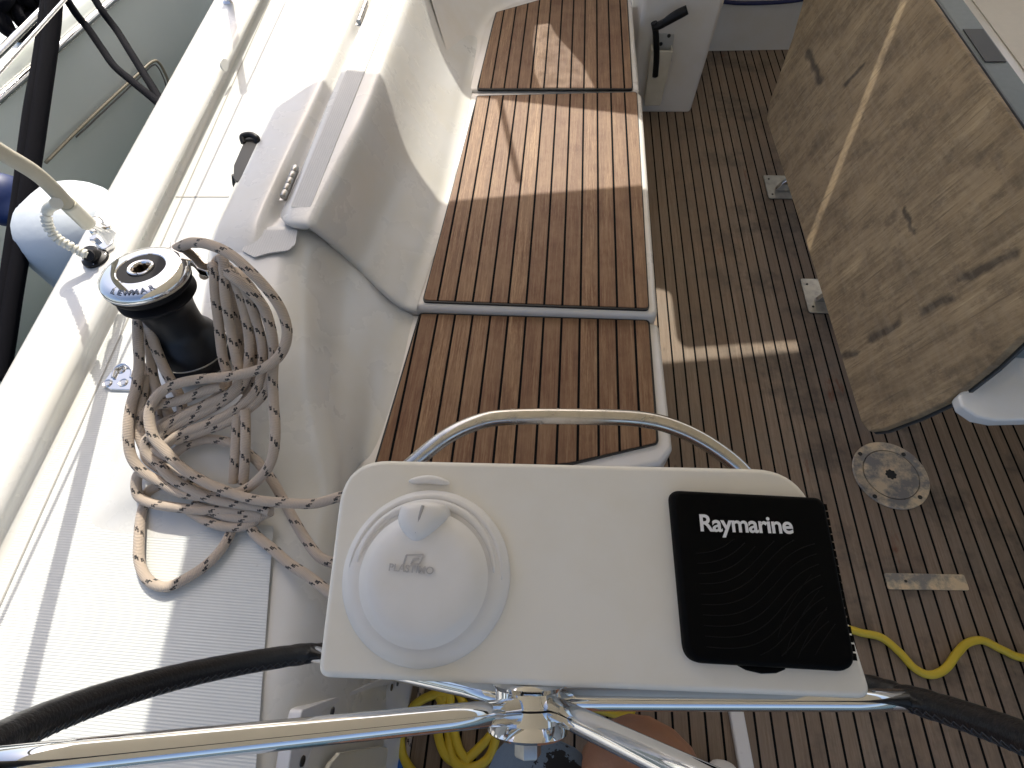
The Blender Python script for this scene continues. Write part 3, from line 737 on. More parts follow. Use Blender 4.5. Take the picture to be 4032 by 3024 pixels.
poly_loft('housing_skirt', [shrink(pp, .004, -.028), shrink(pp, .010, -.06), shrink(pp, .035, -.10)], M_pod, pod, split=75)
# pedestal column under the pod
lathe('pedestal', [(.10, 0), (.10, .02), (.075, .06), (.07, .5), (.08, .95)], (.05, .17, 0.001), M_gel2, pod, seg=40)
# compass cover
cc = onp(1680, 2262); rc = (onp(2009, 2262) - cc).length
comp = empty('compass_cover', cc, 'round white plastic compass cover on the left of the instrument pod', 'compass cover')
frp = (eh, ev, en)
lathe('bezel', [(rc, -.001), (rc, .004), (rc * .985, .007), (rc * .90, .0105), (rc * .865, .012), (rc * .83, .0125), (rc * .79, .0130), (rc * .74, .0125), (0, .0125)], cc, M_capw, comp, seg=96, fr=frp, split=70)
prof = [(rc * 0.734, .012), (rc * 0.730, .018), (rc * .745, .0225), (rc * 0.691, .0255), (rc * 0.653, .0280), (rc * .60, .0305), (rc * .50, .0325), (rc * .40, .0335), (rc * .25, .0342), (0, .0345)]
cshift = -ev * .004 + eh * .0015
lathe('dome', prof, cc + cshift, M_capw, comp, seg=96, fr=frp, split=60)
# outer collar arc (raised lip forward side)
def arc(r, h, a0, a1, n_=40, c=cc): return [c + (eh * math.cos(a0 + (a1 - a0) * i / n_) + ev * math.sin(a0 + (a1 - a0) * i / n_)) * r + en * h for i in range(n_ + 1)]
tube('lip', arc(rc * .905, .0095, math.radians(0), math.radians(180)), .0035, M_capw, comp, smooth_path=False, seg=12, rfun=lambda t, L: .0008 + .0030 * math.sin(math.pi * t) ** .5)
tube('lip', arc(rc * .815, .0125, math.radians(5), math.radians(175)), .004, M_capw, comp, smooth_path=False, seg=10, rfun=lambda t, L: .0008 + .0036 * math.sin(math.pi * t) ** .5)
# thumb grip (rounded triangle) with slot
gpts = [onp(1573, 2010, .03), onp(1590, 1985, .03), onp(1665, 1972, .03), onp(1745, 1985, .03), onp(1762, 2020, .03), onp(1745, 2060, .03), onp(1690, 2115, .03), onp(1640, 2138, .03), onp(1600, 2115, .03), onp(1568, 2060, .03)]
gp = [V(p) for p in spline(gpts, 4, True)]; gc = sum(gp, V()) / len(gp)
def gsc(f, h): return [gc + (p - gc) * f + en * h for p in gp]
poly_loft('thumb_grip', [gsc(1.05, -.020), gsc(1.02, -.008), gsc(.97, .001), gsc(.9, .0055), gsc(.75, .009), gsc(.45, .0115), gsc(.15, .012)], M_capw, comp, split=80)
s0, s1 = onp(1665, 1990, .0415), onp(1637, 2098, .0385)
tube('slot', [s0, s0.lerp(s1, .5) + en * .0008, s1], .0016, plain('slot_shade', (.42, .40, .40), .6), comp, seg=8)
for (a_, b_, dz_) in (((1560, 2497), (1730, 2500), .012), ((1610, 1895), (1770, 1903), .004)):
    p0, p1 = onp(*a_, dz_), onp(*b_, dz_); mid = (p0 + p1) / 2
    tube('finger_tab', [p0, mid + ev * (-.004 if dz_ > .01 else .003), p1], .004, M_capw, comp, seg=10, n=8, rfun=lambda t, L: .001 + .0035 * math.sin(math.pi * t) ** .5)
# lower latch tab outside the ring
tb = [onp(1575, 2590), onp(1590, 2615), onp(1640, 2632), onp(1690, 2625), onp(1715, 2598), onp(1660, 2580)]
prism('latch_tab', [p - en * .0005 for p in spline(tb, 3, True)], en * .006, M_capw, comp, bevel=.002)
# embossed logo and word on the dome
def place(me, name, mat, parent, origin, xd, yd):
    zd = xd.cross(yd).normalized(); yd = zd.cross(xd).normalized()
    Mx = Matrix((xd.normalized(), yd, zd)).transposed().to_4x4(); Mx.translation = origin; me.transform(Mx)
    return link(name, me, mat, parent)
M_emb = plain('emboss', (.50, .48, .48), .5)
place(textmesh('PLASTIMO', .0092, .0004, .0001), 'embossed_word', M_emb, comp, onp(1617, 2254, .0361) , eh, ev)
bm = bmesh.new()
def bar(a, b, wd):
    A_ = onp(*a, .0352); B_ = onp(*b, .0352); d_ = (B_ - A_).normalized(); s_ = en.cross(d_) * wd
    prism_bm(bm, [A_ - s_, B_ - s_, B_ + s_, A_ + s_], en * .0006)
for a, b in (((1600, 2186), (1668, 2184)), ((1668, 2184), (1650, 2220)), ((1650, 2220), (1618, 2222)), ((1618, 2222), (1628, 2200)), ((1628, 2200), (1650, 2199)), ((1600, 2186), (1586, 2232))): bar(a, b, .0007)
link('embossed_logo', from_bm(bm), M_emb, comp)

# display cover
dc = empty('display_cover', onp(2990, 2290), 'black ribbed silicone sun cover with white lettering over the chart display', 'display cover')
D = [onp(2628, 1936), onp(3222, 1966), onp(3352, 2644), onp(2690, 2606)]
dp = round_poly(D, [.010, .010, .016, .016], 8); dcen = sum(dp, V()) / len(dp)
def sc2(f, h): return [dcen + (p - dcen) * f + en * h for p in dp]
poly_loft('cover_shell', [sc2(1.0, -.004), sc2(1.0, .006), sc2(.985, .0115), sc2(.955, .014), sc2(.93, .0142), sc2(.5, .0142)], M_cover, dc, split=50)
# bottom pull tab
t0 = [onp(2900, 2618, .003), onp(2940, 2640, .003), onp(3000, 2654, .003), onp(3060, 2652, .003), onp(3102, 2634, .003), onp(3000, 2600, .003)]
prism('pull_tab', t0, -en * .006, M_cover, dc, bevel=.002)
# right edge teeth
bm = bmesh.new()
for i in range(19):
    t = .06 + .86 * i / 18; p = D[1].lerp(D[2], t) + en * .004; d_ = (D[2] - D[1]).normalized()
    box_bm(bm, p + eh * .001, .0032, .0058, .010, Matrix((eh, -d_, en)).transposed())
link('grip_teeth', from_bm(bm), M_cover, dc)
# wave ridges
bm = bmesh.new(); hgt = .0144
Wd = (D[1] - D[0]); 
def duv(a, b): # bilinear on the cover
    top = D[0].lerp(D[1], a); bot = D[3].lerp(D[2], a); return top.lerp(bot, b) + en * hgt
for i in range(14):
    off = i * .062
    P = []
    for k_ in range(17):
        a = k_ / 16
        b = .40 + off * .9 + .03 * math.sin(a * 3) - .42 * (1 / (1 + math.exp(-(a - .46 - .02 * i) * 9))) + .0
        if .09 < a < .93 and .28 < b < .95: P.append(duv(a, b))
    if len(P) > 3: sweep_bm(bm, spline(P, 3), .00035, 5)
for i in range(5):
    P = []
    for k_ in range(9):
        t = k_ / 8; a = .52 + .30 * t + i * .03; b = .98 - .5 * t ** .6 + i * .09
        if a < .93 and .3 < b < .95: P.append(duv(a, b))
    if len(P) > 3: sweep_bm(bm, spline(P, 3), .0003, 5)
me = bpy.data.meshes.new('w'); bm.to_mesh(me); bm.free(); link('wave_ridges', me, plain('ridge_black', (.005, .005, .005), .6, spec=.2), dc)
# lettering
me = textmesh('Raymarine', 1.0, .0, .023, sp=.95)
xs = [v_.co.x for v_ in me.vertices]; ysv = [v_.co.y for v_ in me.vertices]
x0_, x1_, y0_ = min(xs), max(xs), 0
TL0, TL1 = onp(2759, 2090, .0152), onp(3126, 2100, .0152); Wt = (TL1 - TL0).length; s_ = Wt / (x1_ - x0_)
for v_ in me.vertices: v_.co = V(((v_.co.x - x0_) * s_, v_.co.y * s_ * 1.02, 0))
place(me, 'lettering', M_white, dc, TL0, (TL1 - TL0).normalized(), ev)

# ---- grab rail forward of the pod
gr = empty('grab_rail', (.1, .45, 0), 'curved polished stainless grab rail behind the instrument pod', 'grab rail')
gp_ = [(1350, 2150, .66), (1480, 1960, .72), (1640, 1812, .755), (1770, 1712, .775), (1900, 1657, .785), (2030, 1641, .788), (2270, 1640, .788), (2520, 1650, .788), (2680, 1692, .782), (2830, 1775, .77), (2950, 1880, .75), (3080, 2050, .70)]
P = [at(u, v_, z) for u, v_, z in gp_]
P = [V((P[0].x + .02, P[0].y - .04, .02)), V((P[0].x, P[0].y - .02, .4))] + P + [V((P[-1].x, P[-1].y - .02, .4)), V((P[-1].x - .02, P[-1].y - .04, .02))]
tube('rail_tube', P, .0135, metal('weathered_steel', (.62, .585, .53), .16, .2), gr, n=16, seg=28)

# ================================================================== TABLE
bx = .775
LF = {}
tz = .93
bA = V((.822, 0, .235)); n_leaf = V((1, 0, -.333)).normalized()
def onl(u, v_): return onpl(u, v_, bA, n_leaf)
tA = onl(4032, 538); tz = tA.z
table = empty('folding_table', (1.0, 1.3, 0), 'weathered grey brown teak cockpit table with its leaf hanging down', 'table')
lp = [onl(3418, 1697), onl(3390, 1660), onl(3200, 1040), onl(3018, 470), onl(3030, 400), onl(3120, 150), onl(3235, -250), onl(3490, -250), onl(3664, 0), onl(4032, 538), onl(4200, 780), onl(4180, 1180), onl(4032, 1312), onl(3900, 1440), onl(3720, 1582), onl(3600, 1640), onl(3470, 1690)]
if n_leaf.x > 0: n_leaf = -n_leaf
thick = -n_leaf * .022
o = prism('leaf', lp, thick, M_table, table, bevel=.004, bseg=3)
lc = sum(lp, V()) / len(lp)
prism('edge_trim', [p + (p - lc).normalized() * .004 + thick * 1.02 for p in lp], -n_leaf * .008, plain('dark_trim', (.05, .055, .06), .5), table, bevel=.001)
M_tedge = plain('table_shadow_gap', (.02, .018, .016), .7)
# fixed centre of the table
ctr = [(x, y, tz + .0) for x, y in ((tA.x + .012, .55), (tA.x + .24, .50), (tA.x + .24, 2.5), (tA.x + .012, 2.5))]
box('centre_box', (tA.x + .062, 1.95, tz - .16), .07, 2.3, .30, plain('grey_table_box', (.16, .19, .20), .5), table, bevel=.006)
box('drop_slot', (tA.x + .062, 1.58, tz - .0085), .05, .16, .002, M_caulk, table)
# feet on the sole
def foot(u0, v0, u1, v1, lab):
    a, b = at(u0, v0, 0), at(u1, v1, 0); c = V(((a.x + b.x) / 2, (a.y + b.y) / 2, 0))
    r = empty('table_foot', c, lab, 'table foot', 'stainless feet under the table leaf')
    sx, sy = .15, abs(a.y - b.y) + .02; c = V((a.x + sx / 2, c.y, 0))
    prism('base_plate', round_poly([(c.x - sx / 2, c.y - sy / 2, .006), (c.x + sx / 2, c.y - sy / 2, .006), (c.x + sx / 2, c.y + sy / 2, .006), (c.x - sx / 2, c.y + sy / 2, .006)], .01, 4), (0, 0, -.005), M_dull, r, bevel=.001)
    prism('gusset', [(c.x - sx * .28, c.y - sy * .2, .007), (c.x + sx * .5, c.y - sy * .2, .007), (c.x + sx * .5, c.y - sy * .2, .12), (c.x - sx * .15, c.y - sy * .2, .05)], (0, .018, 0), M_steel, r, bevel=.002)
    tube('post', [(c.x + .05, c.y, .0), (c.x + .13, c.y, .50)], .02, M_steel, r)
    for dx, dy in ((-.055, .3), (-.055, -.3)): lathe('screw', [(.0045, 0), (.004, .0015), (0, .002)], (c.x + dx, c.y + dy * sy * 1.1, .006), M_bolt, r, seg=12)
foot(3004, 700, 3110, 780, 'stainless table foot farther from the wheel, half hidden under the leaf')
foot(3150, 1108, 3255, 1228, 'stainless table foot nearer the wheel beside the rust stains')
# centre pedestal below the table
box('table_beam', (tA.x + .06, 1.6, tz - .36), .05, 1.0, .10, M_dull, table, bevel=.01)
# white slab at right
sl_ = [at(4560, 1250, .5), at(4440, 1060, .5), at(4340, 1070, .5), at(4032, 1322, .5), at(3792, 1528, .5), at(3776, 1560, .5), at(3790, 1600, .5), at(3850, 1640, .5), at(3925, 1655, .5), at(4500, 1640, .5)]
o = prism('corner_shelf', sl_, (0, 0, -.03), gel('shelf_white', (.8, .82, .84), .15, .03), bevel=.006); tag(o, 'glossy white rounded corner at the right edge below the table leaf', 'shelf')
# starboard bench
sb = empty('starboard_bench', (1.9, 1.5, 0), 'white moulded bench edge in the upper right corner beyond the table', 'bench')
prism('seat_base', [(1.58, -.5, .42), (2.3, -.5, .42), (2.3, 3.1, .42), (1.58, 3.1, .42)], (0, 0, -.44), M_gel2, sb, bevel=.015)
prism('seat_pad', [(1.665, .2, .424), (2.2, .2, .424), (2.2, 3.0, .424), (1.665, 3.0, .424)], (0, 0, -.003), plain('beige_seat', (.72, .68, .62), .6, 0, .06, 30), sb)
prism('seat_back', [(2.2, -.5, .42), (2.3, -.5, .9), (2.3, 3.1, .9), (2.2, 3.1, .42)], (.05, 0, 0), M_gel2, sb, bevel=.01)

# ================================================================== things on the sole
dcen_ = at(3500, 1870, 0)
E_ = [at(3232 + .3617 * x, 1550 + .3617 * y, 0) for x, y in ((340, 770), (1162, 1000), (620, 527), (910, 1277))]
dcn = sum(E_, V()) / 4; rdk = sum((e - dcn).length for e in E_) / 4
dk = empty('deck_plate', (dcn.x, dcn.y, 0), 'round tarnished metal deck plate with a star shaped hole set in the teak sole', 'deck plate')
k = NT('tarnished_plate'); p_ = k.pos(); n1 = k.noise(p_, 14, 6, .7); n2 = k.noise(p_, 60, 5, .6)
k.base(k.mix(k.ramp(n1, [(.42, 0.), (.58, 1.)]), (.72, .58, .40), (.26, .25, .24))); k.b.inputs['Metallic'].default_value = .55; k.rough(k.math('ADD', k.math('MULTIPLY', n2, .4), .18)); M_tarn = k.m
lathe('flange', [(rdk, .0), (rdk, .003), (rdk * .985, .0045), (rdk * .74, .0055), (rdk * .73, .003)], (dcn.x, dcn.y, .0008), M_tarn, dk, seg=72)
bm = bmesh.new(); sc = V((dcn.x, dcn.y, .0062)); NN = 64
outr = [bm.verts.new(sc + V((math.cos(2 * math.pi * i / NN), math.sin(2 * math.pi * i / NN), 0)) * rdk * .715) for i in range(NN)]
inn_ = []
for i in range(NN):
    a = 2 * math.pi * i / NN; ph_ = (i % 8) / 8.0; rr_ = .0135 + .0035 * abs(2 * ph_ - 1)
    inn_.append(bm.verts.new(sc + V((math.cos(a) * rr_, math.sin(a) * rr_, -.0006))))
low = [bm.verts.new(v_.co + V((0, 0, -.004))) for v_ in outr]
for i in range(NN):
    j = (i + 1) % NN; bm.faces.new((outr[i], outr[j], inn_[j], inn_[i])); bm.faces.new((low[i], low[j], outr[j], outr[i]))
autosm(link('lid', from_bm(bm), M_tarn, dk))
lathe('star_hole', [(.018, .0), (0, .0)], (dcn.x, dcn.y, .0045), M_caulk, dk, seg=24)
for x, y in ((428, 655), (900, 662), (588, 1118), (1080, 1128)):
    q = at(3232 + .3617 * x, 1550 + .3617 * y, .006); lathe('screw', [(.0065, 0), (.006, .0015), (.0018, .0016), (0, .0004)], q, M_bolt, dk, seg=20)
# flat bar plate
fp = [at(3232 + .3617 * x, 2150 + .3617 * y, .004) for x, y in ((690, 292), (1560, 310), (1622, 482), (735, 470))]
o = prism('sole_strip_plate', round_poly(fp, .006, 4), (0, 0, -.0035), M_tarn, bevel=.0008); o.name = 'metal_strip'; tag(o, 'short tarnished metal strip set across the teak planks below the deck plate', 'metal strip')
q = at(3232 + .3617 * 925, 2150 + .3617 * 382, .004); lathe('screw', [(.004, 0), (.0036, .001), (0, .0004)], q, M_bolt, o, seg=16)
# yellow hose: one length on the right, coil on the left
hz = .0105
hp = [(2600, 2560), (2900, 2440), (3150, 2440), (3330, 2475), (3393, 2492), (3470, 2510), (3540, 2566), (3600, 2630), (3660, 2657), (3720, 2635), (3770, 2570), (3810, 2532), (3870, 2522), (3950, 2560), (4040, 2592), (4250, 2590), (4500, 2480), (4900, 2300), (5300, 2350)]
o = tube('water_hose', [at(u, v_, hz) for u, v_ in hp], .0097, M_hose, n=12, seg=16); tag(o, 'yellow hose snaking over the teak sole at the right edge', 'hose')
def z2(x, y): return (1300 + .6329 * x, 1974 + .6329 * y)
hc = [z2(*p) for p in ((1880, 1290), (1820, 1330), (1500, 1250), (1100, 1240), (880, 1200), (700, 1080), (650, 1150), (700, 1260), (760, 1400), (800, 1540), (850, 1640), (740, 1760), (560, 1720), (460, 1600), (440, 1450), (500, 1300), (600, 1220), (740, 1200), (735, 1400), (760, 1600), (860, 1660), (980, 1600), (1040, 1450), (1060, 1380), (960, 1500), (820, 1620), (720, 1580), (670, 1440), (680, 1300), (720, 1200), (760, 1130), (860, 1300), (960, 1370), (1060, 1350), (1180, 1270), (1300, 1400))]
P = [at(u, v_, .011 + .014 * ((i * 7) % 5) / 4 + .004 * (i % 3)) for i, (u, v_) in enumerate(hc)]
o = tube('water_hose', P, .0108, M_hose, n=12, seg=14); o.name = 'coiled_hose'; tag(o, 'yellow hose lying in loose coils on the sole behind the wheel hub', 'hose')
o = tube('blue_hose', [at(u, v_, .013) for u, v_ in ((1570, 2960), (1572, 3000), (1590, 3040), (1620, 3090))], .012, plain('blue_plastic', (.01, .12, .45), .4), n=8); tag(o, 'short blue hose end at the bottom edge beside the yellow coils', 'hose')
# white strip standing on sole at the bottom
a_, b_ = at(2855, 2780, .02), at(2925, 3060, .02)
o = prism('trim_strip', [a_ + V((-.0, .12, 0)), a_ + V((.035, .12, 0)), b_ + V((.035, -.05, 0)), b_ + V((0, -.05, 0))], (0, 0, -.018), M_gel2, bevel=.005); tag(o, 'narrow white trim strip running along the sole below the wheel', 'trim')

PORT[0] = True
# engine panel on the well side
pwn = (V((-.355, 0, .60)) - V((-.342, 0, .15))); pn = V((pwn.z, 0, -pwn.x)).normalized()
pw0 = V((-.342, 0, .15)) + pn * .004
def onq(u, v_, h=0): return onpl(u, v_, pw0 + pn * h, pn)
pnl = [(1190, 2795), (1499, 2675), (1600, 2660), (1640, 2680), (1610, 2850), (1572, 3100), (1125, 3100), (1149, 2942), (1180, 2840)]
ep = empty('engine_panel', onq(1380, 2850), 'white control panel with dark screws on the cockpit side below the wheel', 'panel')
prism('panel_plate', round_poly([onq(*p, .006) for p in pnl], .015, 4), -pn * .02, gel('panel_white', (.74, .75, .78), .25, .03), ep, bevel=.003)
prism('recess_cover', round_poly([onq(*p, .012) for p in ((1275, 3100), (1300, 3010), (1340, 2965), (1500, 2938), (1530, 2945), (1510, 3100))], .012, 4), -pn * .008, gel('panel_cream', (.70, .68, .60), .3, .04), ep, bevel=.003)
for u, v_ in ((1190, 2997), (1307, 2802), (1541, 2706), (1565, 2688)):
    lathe('screw', [(.0075, 0), (.007, .002), (.003, .0022), (0, .001)], onq(u, v_, .007), M_bolt, ep, axis=pn, seg=20)
PORT[0] = False
# rope end beside the panel
o = tube('loose_rope', [at(u, v_, .012) for u, v_ in ((1665, 2690), (1650, 2760), (1625, 2850), (1608, 2920), (1590, 3050))], .008, M_rope, n=10); tag(o, 'end of flecked rope lying along the sole edge beside the control panel', 'rope')

# ================================================================== winch handle pocket
hp_ = empty('crank', ony(2581, 180, 2.50), 'black winch handle standing in the white pocket on the bulkhead', 'winch handle')
yb = 2.50
tube('grip', [ony(2612, 92, yb - .01), ony(2660, 62, yb - .01), ony(2706, 38, yb - .01)], .019, M_black, hp_, seg=20, rfun=lambda t, L: .015 + .004 * math.sin(t * 2.6))
tube('shank', [ony(2575, 88, yb), ony(2582, 130, yb), ony(2585, 215, yb), ony(2580, 300, yb)], .013, M_black, hp_, seg=16)
tube('elbow', [ony(2572, 106, yb), ony(2595, 100, yb), ony(2618, 88, yb)], .016, M_black, hp_, seg=16)
pk = empty('handle_pocket', ony(2600, 410, 2.52), 'worn white plastic pocket fixed to the bulkhead holding a winch handle', 'pocket')
M_pk = gel('pocket_white', (.74, .71, .62), .45, .2)
yk = 2.50
pf = [ony(*p, yk) for p in ((2566, 200), (2651, 203), (2599, 417), (2536, 420))]
prism('pocket_body', [pf[0], pf[1], pf[2], pf[3]], (0, .012, 0), M_pk, pk, bevel=.005)
prism('pocket_side', [pf[1], pf[1] + V((0, .058, 0)), pf[2] + V((0, .058, 0)), pf[2]], (-.008, 0, 0), M_pk, pk, bevel=.002)
prism('pocket_side', [pf[0], pf[0] + V((0, .058, 0)), pf[3] + V((0, .058, 0)), pf[3]], (.008, 0, 0), M_pk, pk, bevel=.002)
prism('backplate', [ony(*p, 2.557) for p in ((2570, 128), (2655, 134), (2645, 240), (2560, 240))], (0, -.006, 0), M_rawplate, pk, bevel=.002)
for u, v_ in ((2634, 141), (2602, 173)): lathe('screw', [(.008, 0), (.007, .003), (0, .004)], ony(u, v_, 2.551), M_bolt, pk, axis=(0, -1, 0), seg=16)
o = tube('blue_cable', [ony(u, v_, 3.10) for u, v_ in ((2830, 4), (2900, 12), (3000, 12), (3100, 6), (3200, -8))], .009, plain('navy_cable', (.01, .015, .08), .5)); tag(o, 'dark blue cable along the top of the bulkhead', 'cable')

# ================================================================== deck hardware (left)
PORT[0] = True
# black fairlead on the outer side of the coaming
bk = empty('cam_cleat', at(950, 640, ZD), 'black plastic fitting on the side deck against the outer side of the coaming', 'deck fitting')
body = [at(*p, .792) for p in ((962, 535), (1010, 545), (1022, 560), (960, 690), (935, 722), (918, 700), (920, 650), (955, 570))]
prism('body', round_poly(body, .006, 3), (0, 0, -.085), M_black, bk, bevel=.006)
tube('loop', [at(960, 565, .79), at(955, 538, .80), at(985, 530, .802), at(1010, 542, .80), at(1014, 562, .79)], .007, M_black, bk)
tube('foot', [at(925, 690, .74), at(930, 730, .715), at(945, 700, .72)], .008, M_black, bk)
# stainless pad with three screw holes on the deck by the rope
zt = ZD + .006
def Z4(x, y, z=zt): return at(.6329 * x, 950 + .6329 * y, z)
padp = [Z4(*p) for p in ((645, 870), (690, 810), (740, 765), (800, 755), (850, 800), (860, 890), (830, 925), (680, 922), (640, 895))]
pe = empty('pad_eye_plate', Z4(760, 860, ZD), 'polished stainless plate with three screw holes on the side deck beside the rope', 'deck plate')
prism('plate', round_poly(padp, .008, 3), (0, 0, -.006), M_chrome, pe, bevel=.002)
for x, y in ((670, 885), (768, 880), (755, 800)):
    c_ = Z4(x, y, zt)
    lathe('screw', [(.0095, 0.0004), (.0085, .0022), (.0060, .0010), (.0055, .0016), (0, .0014)], c_, M_steel, pe, seg=24)
tube('raised_lip', [Z4(700, 850, zt + .003), Z4(720, 790, zt + .006), Z4(775, 765, zt + .008), Z4(820, 800, zt + .006), Z4(815, 850, zt + .003)], .003, M_chrome, pe)
# small knob on the bulwark
o = prism('drain_cover', [p for p in spline([onx(u, v_, Cl(1.6) + .018) for u, v_ in ((868, 232), (884, 232), (893, 255), (888, 280), (874, 278), (862, 255))], 3, True)], (.006, 0, 0), M_gel, bevel=.002); tag(o, 'small oval white cap on the inner face of the bulwark near the stanchion', 'cap')
PORT[0] = False
# stanchions and lifelines
sbase = atr(903, 8, .752); stop = shp(atr(960, 365, ZD), sbase.z + .44)
def stanchion(b, lab):
    global stop
    r = empty('stanchion', b, lab, 'stanchion', 'lifeline stanchions on the bulwark')
    lathe('socket', [(.024, 0), (.024, .004), (.016, .010), (.0155, .045), (.017, .047), (.017, .052), (.0135, .054)], b, M_chrome, r, seg=32)
    tube('post', [b, stop], .0125, M_steel, r, seg=20)
stanchion(sbase, 'stainless stanchion whose collar shows at the top edge on the bulwark')

# ---- backstay
_p0, _p1 = atr(292, 1980, ZD), atr(85, 2800, ZD); npl = (_p1 - _p0).cross(SUN).normalized(); B0 = onpl(398, 905, _p0, npl); print('B0', B0)
far = onpl(-20, 585, B0, npl)
bdir = (far - B0).normalized()
bs = empty('backstay', B0, 'weathered white covered backstay ending in a chrome toggle at the left', 'backstay')
M_stay = ropemat('stay_cover', (.55, .52, .42), None)
q0 = onpl(345, 880, B0, npl); q1 = onpl(268, 805, B0, npl); q2 = onpl(150, 690, B0, npl)
ext = [far + (far - q2).normalized() * t_ for t_ in (.2, .5, .9, 1.4, 2.0, 2.6, 3.2)]
tube('stay_cover', [q1, q2, far] + ext, .0145, M_stay, bs, n=14, seg=16)
tube('turnbuckle_sleeve', [q0, q1 + (q1 - q0).normalized() * .003], .0165, gel('sleeve_plastic', (.66, .64, .54), .3, .1), bs, seg=20)
dirb = (B0 - q0).normalized()
tube('toggle', [q0 - dirb * .01, q0.lerp(B0, .45), B0], .006, M_chrome, bs, seg=12)
sideb = dirb.cross(V((0, 0, 1))).normalized()
for s_ in (-1, 1): prism('fork', [q0 + sideb * .007 * s_, B0 + sideb * .010 * s_ + V((0, 0, .012)), B0 + sideb * .010 * s_ - V((0, 0, .014)), q0 + sideb * .007 * s_ - V((0, 0, .010))], sideb * .003 * s_, M_chrome, bs, bevel=.001)
tube('clevis_pin', [B0 - sideb * .022, B0 + sideb * .022], .006, M_chrome, bs, seg=16)
rg = [B0 + V((0, 0, .018)) + (sideb * math.cos(a) + V((0, .5, .85)) * math.sin(a)) * .016 for a in [2 * math.pi * i / 24 for i in range(24)]]
tube('split_ring', rg, .0010, M_steel, bs, seg=6, closed=True, smooth_path=False)
cp = atr(415, 945, .755)
cpl = empty('chainplate', cp, 'chrome chainplate bracket holding the backstay toggle on the bulwark', 'chainplate')
prism('bracket', round_poly([atr(*p, .77) for p in ((378, 885), (440, 885), (452, 915), (440, 960), (405, 985), (372, 960), (368, 930))], .008, 4), (0, 0, -.02), M_chrome, cpl, bevel=.004)
lathe('bolt', [(.012, 0), (.012, .008), (.009, .010), (0, .010)], atr(378, 945, .77), M_steel, cpl, seg=6)
prism('tang', [B0 + V((0, .012, .012)), B0 + V((0, -.012, .012)), B0 + V((.003, -.02, -.03)), B0 + V((.003, .02, -.03))], sideb * .005, M_chrome, cpl, bevel=.001)
# corrugated conduit
cd = empty('cable_conduit', atr(378, 1020, .755), 'corrugated white conduit curling from the backstay into a black deck gland', 'conduit')
cpts = [onpl(222, 800, B0, npl)] + [atr(u, v_, z) for u, v_, z in ((190, 822, .90), (183, 860, .875), (196, 902, .85), (228, 940, .83), (270, 966, .815), (310, 988, .80), (345, 1005, .79))]
tube('corrugated_tube', cpts, .0105, gel('conduit_white', (.72, .72, .66), .4, .1), cd, n=40, seg=14, rfun=lambda t, L: .0098 + .0018 * (1 if math.sin(L * 2 * math.pi / .0105) > -.2 else -1))
gd = atr(380, 1022, .756)
lathe('gland', [(.030, 0), (.031, .003), (.030, .008), (.020, .012), (.019, .028), (.015, .032), (0, .032)], gd, M_black, cd, seg=32)
tube('gland_nut', [gd + V((0, 0, .018)), atr(345, 1006, .79)], .0135, M_black, cd, seg=8)
for a in (0.4, 2.0, 3.6, 5.2): lathe('screw', [(.003, 0), (0, .0015)], gd + V((math.cos(a) * .025, math.sin(a) * .025, .0095)), M_steel, cd, seg=10)

# ---- neighbouring boat
M_hull = None
k = NT('hull_green_white'); p_ = k.pos(); o_ = k.sep(p_); n1 = k.noise(p_, 1.5, 4, .6, dist=.5)
k.base(k.mix(n1, (.72, .77, .71), (.82, .85, .79))); k.rough(.18); k.b.inputs['Coat Weight'].default_value = .5; k.bump(n1, .01, .3); M_hull = k.m
nb = empty('neighbour_boat', (-2.4, 1.6, -.5), 'pale hull of the boat moored alongside beyond the gunwale', 'boat')
ga, gb = onx(0, 300, -1.9), onx(360, 0, -1.9)
gdir = (gb - ga) / (gb.y - ga.y)
sa, sb_ = onx(294, 525, -1.89), onx(600, 230, -1.89); sdir = (sb_ - sa) / (sb_.y - sa.y)
rows = []
for y in (-1.5, -.5, .3, 1.0, 1.6, 2.2, 2.8, 3.6, 4.6, 6):
    g = ga + gdir * (y - ga.y); g.x = -1.9 - .03 * (y - 1.8) ** 2 * .3
    rows.append([V((g.x - 2.5, y, g.z + .10)), V((g.x - .5, y, g.z + .03)), V((g.x - .06, y, g.z + .012)), V((g.x - .02, y, g.z + .03)), V((g.x + .01, y, g.z + .01)), V((g.x + .02, y, g.z - .05)), V((g.x + .015, y, g.z - .3)), V((g.x - .06, y, g.z - .7)), V((g.x - .3, y, g.z - 1.1)), V((g.x - .8, y, g.z - 1.4))])
grid('hull', rows, M_hull, nb, subd=2)
def hs(u, v_, dx=.0): return onx(u, v_, -1.872 + dx)
tube('rubbing_strake', [ga + gdir * (y - ga.y) + V((.03, 0, -.03)) for y in (.2, 1, 2, 3, 4)], .014, M_steel, nb)
M_stripe = plain('brown_stripe', (.30, .26, .18), .4)
tube('cove_stripe', [hs(180, 640), hs(294, 525), hs(420, 405), hs(540, 295), hs(600, 243), hs(628, 250), hs(655, 300), hs(668, 340)], .006, M_stripe, nb)
tube('cove_stripe', [hs(300, 540), hs(430, 418), hs(545, 310), hs(600, 258), hs(622, 265), hs(645, 310), hs(655, 345)], .003, plain('stripe_dark', (.12, .11, .09), .4), nb)
lathe('fairlead', [(.035, 0), (.03, .02), (.012, .03), (.012, .05), (.022, .058), (.018, .068), (0, .07)], onx(108, 205, -1.93), M_chrome, nb, seg=24)
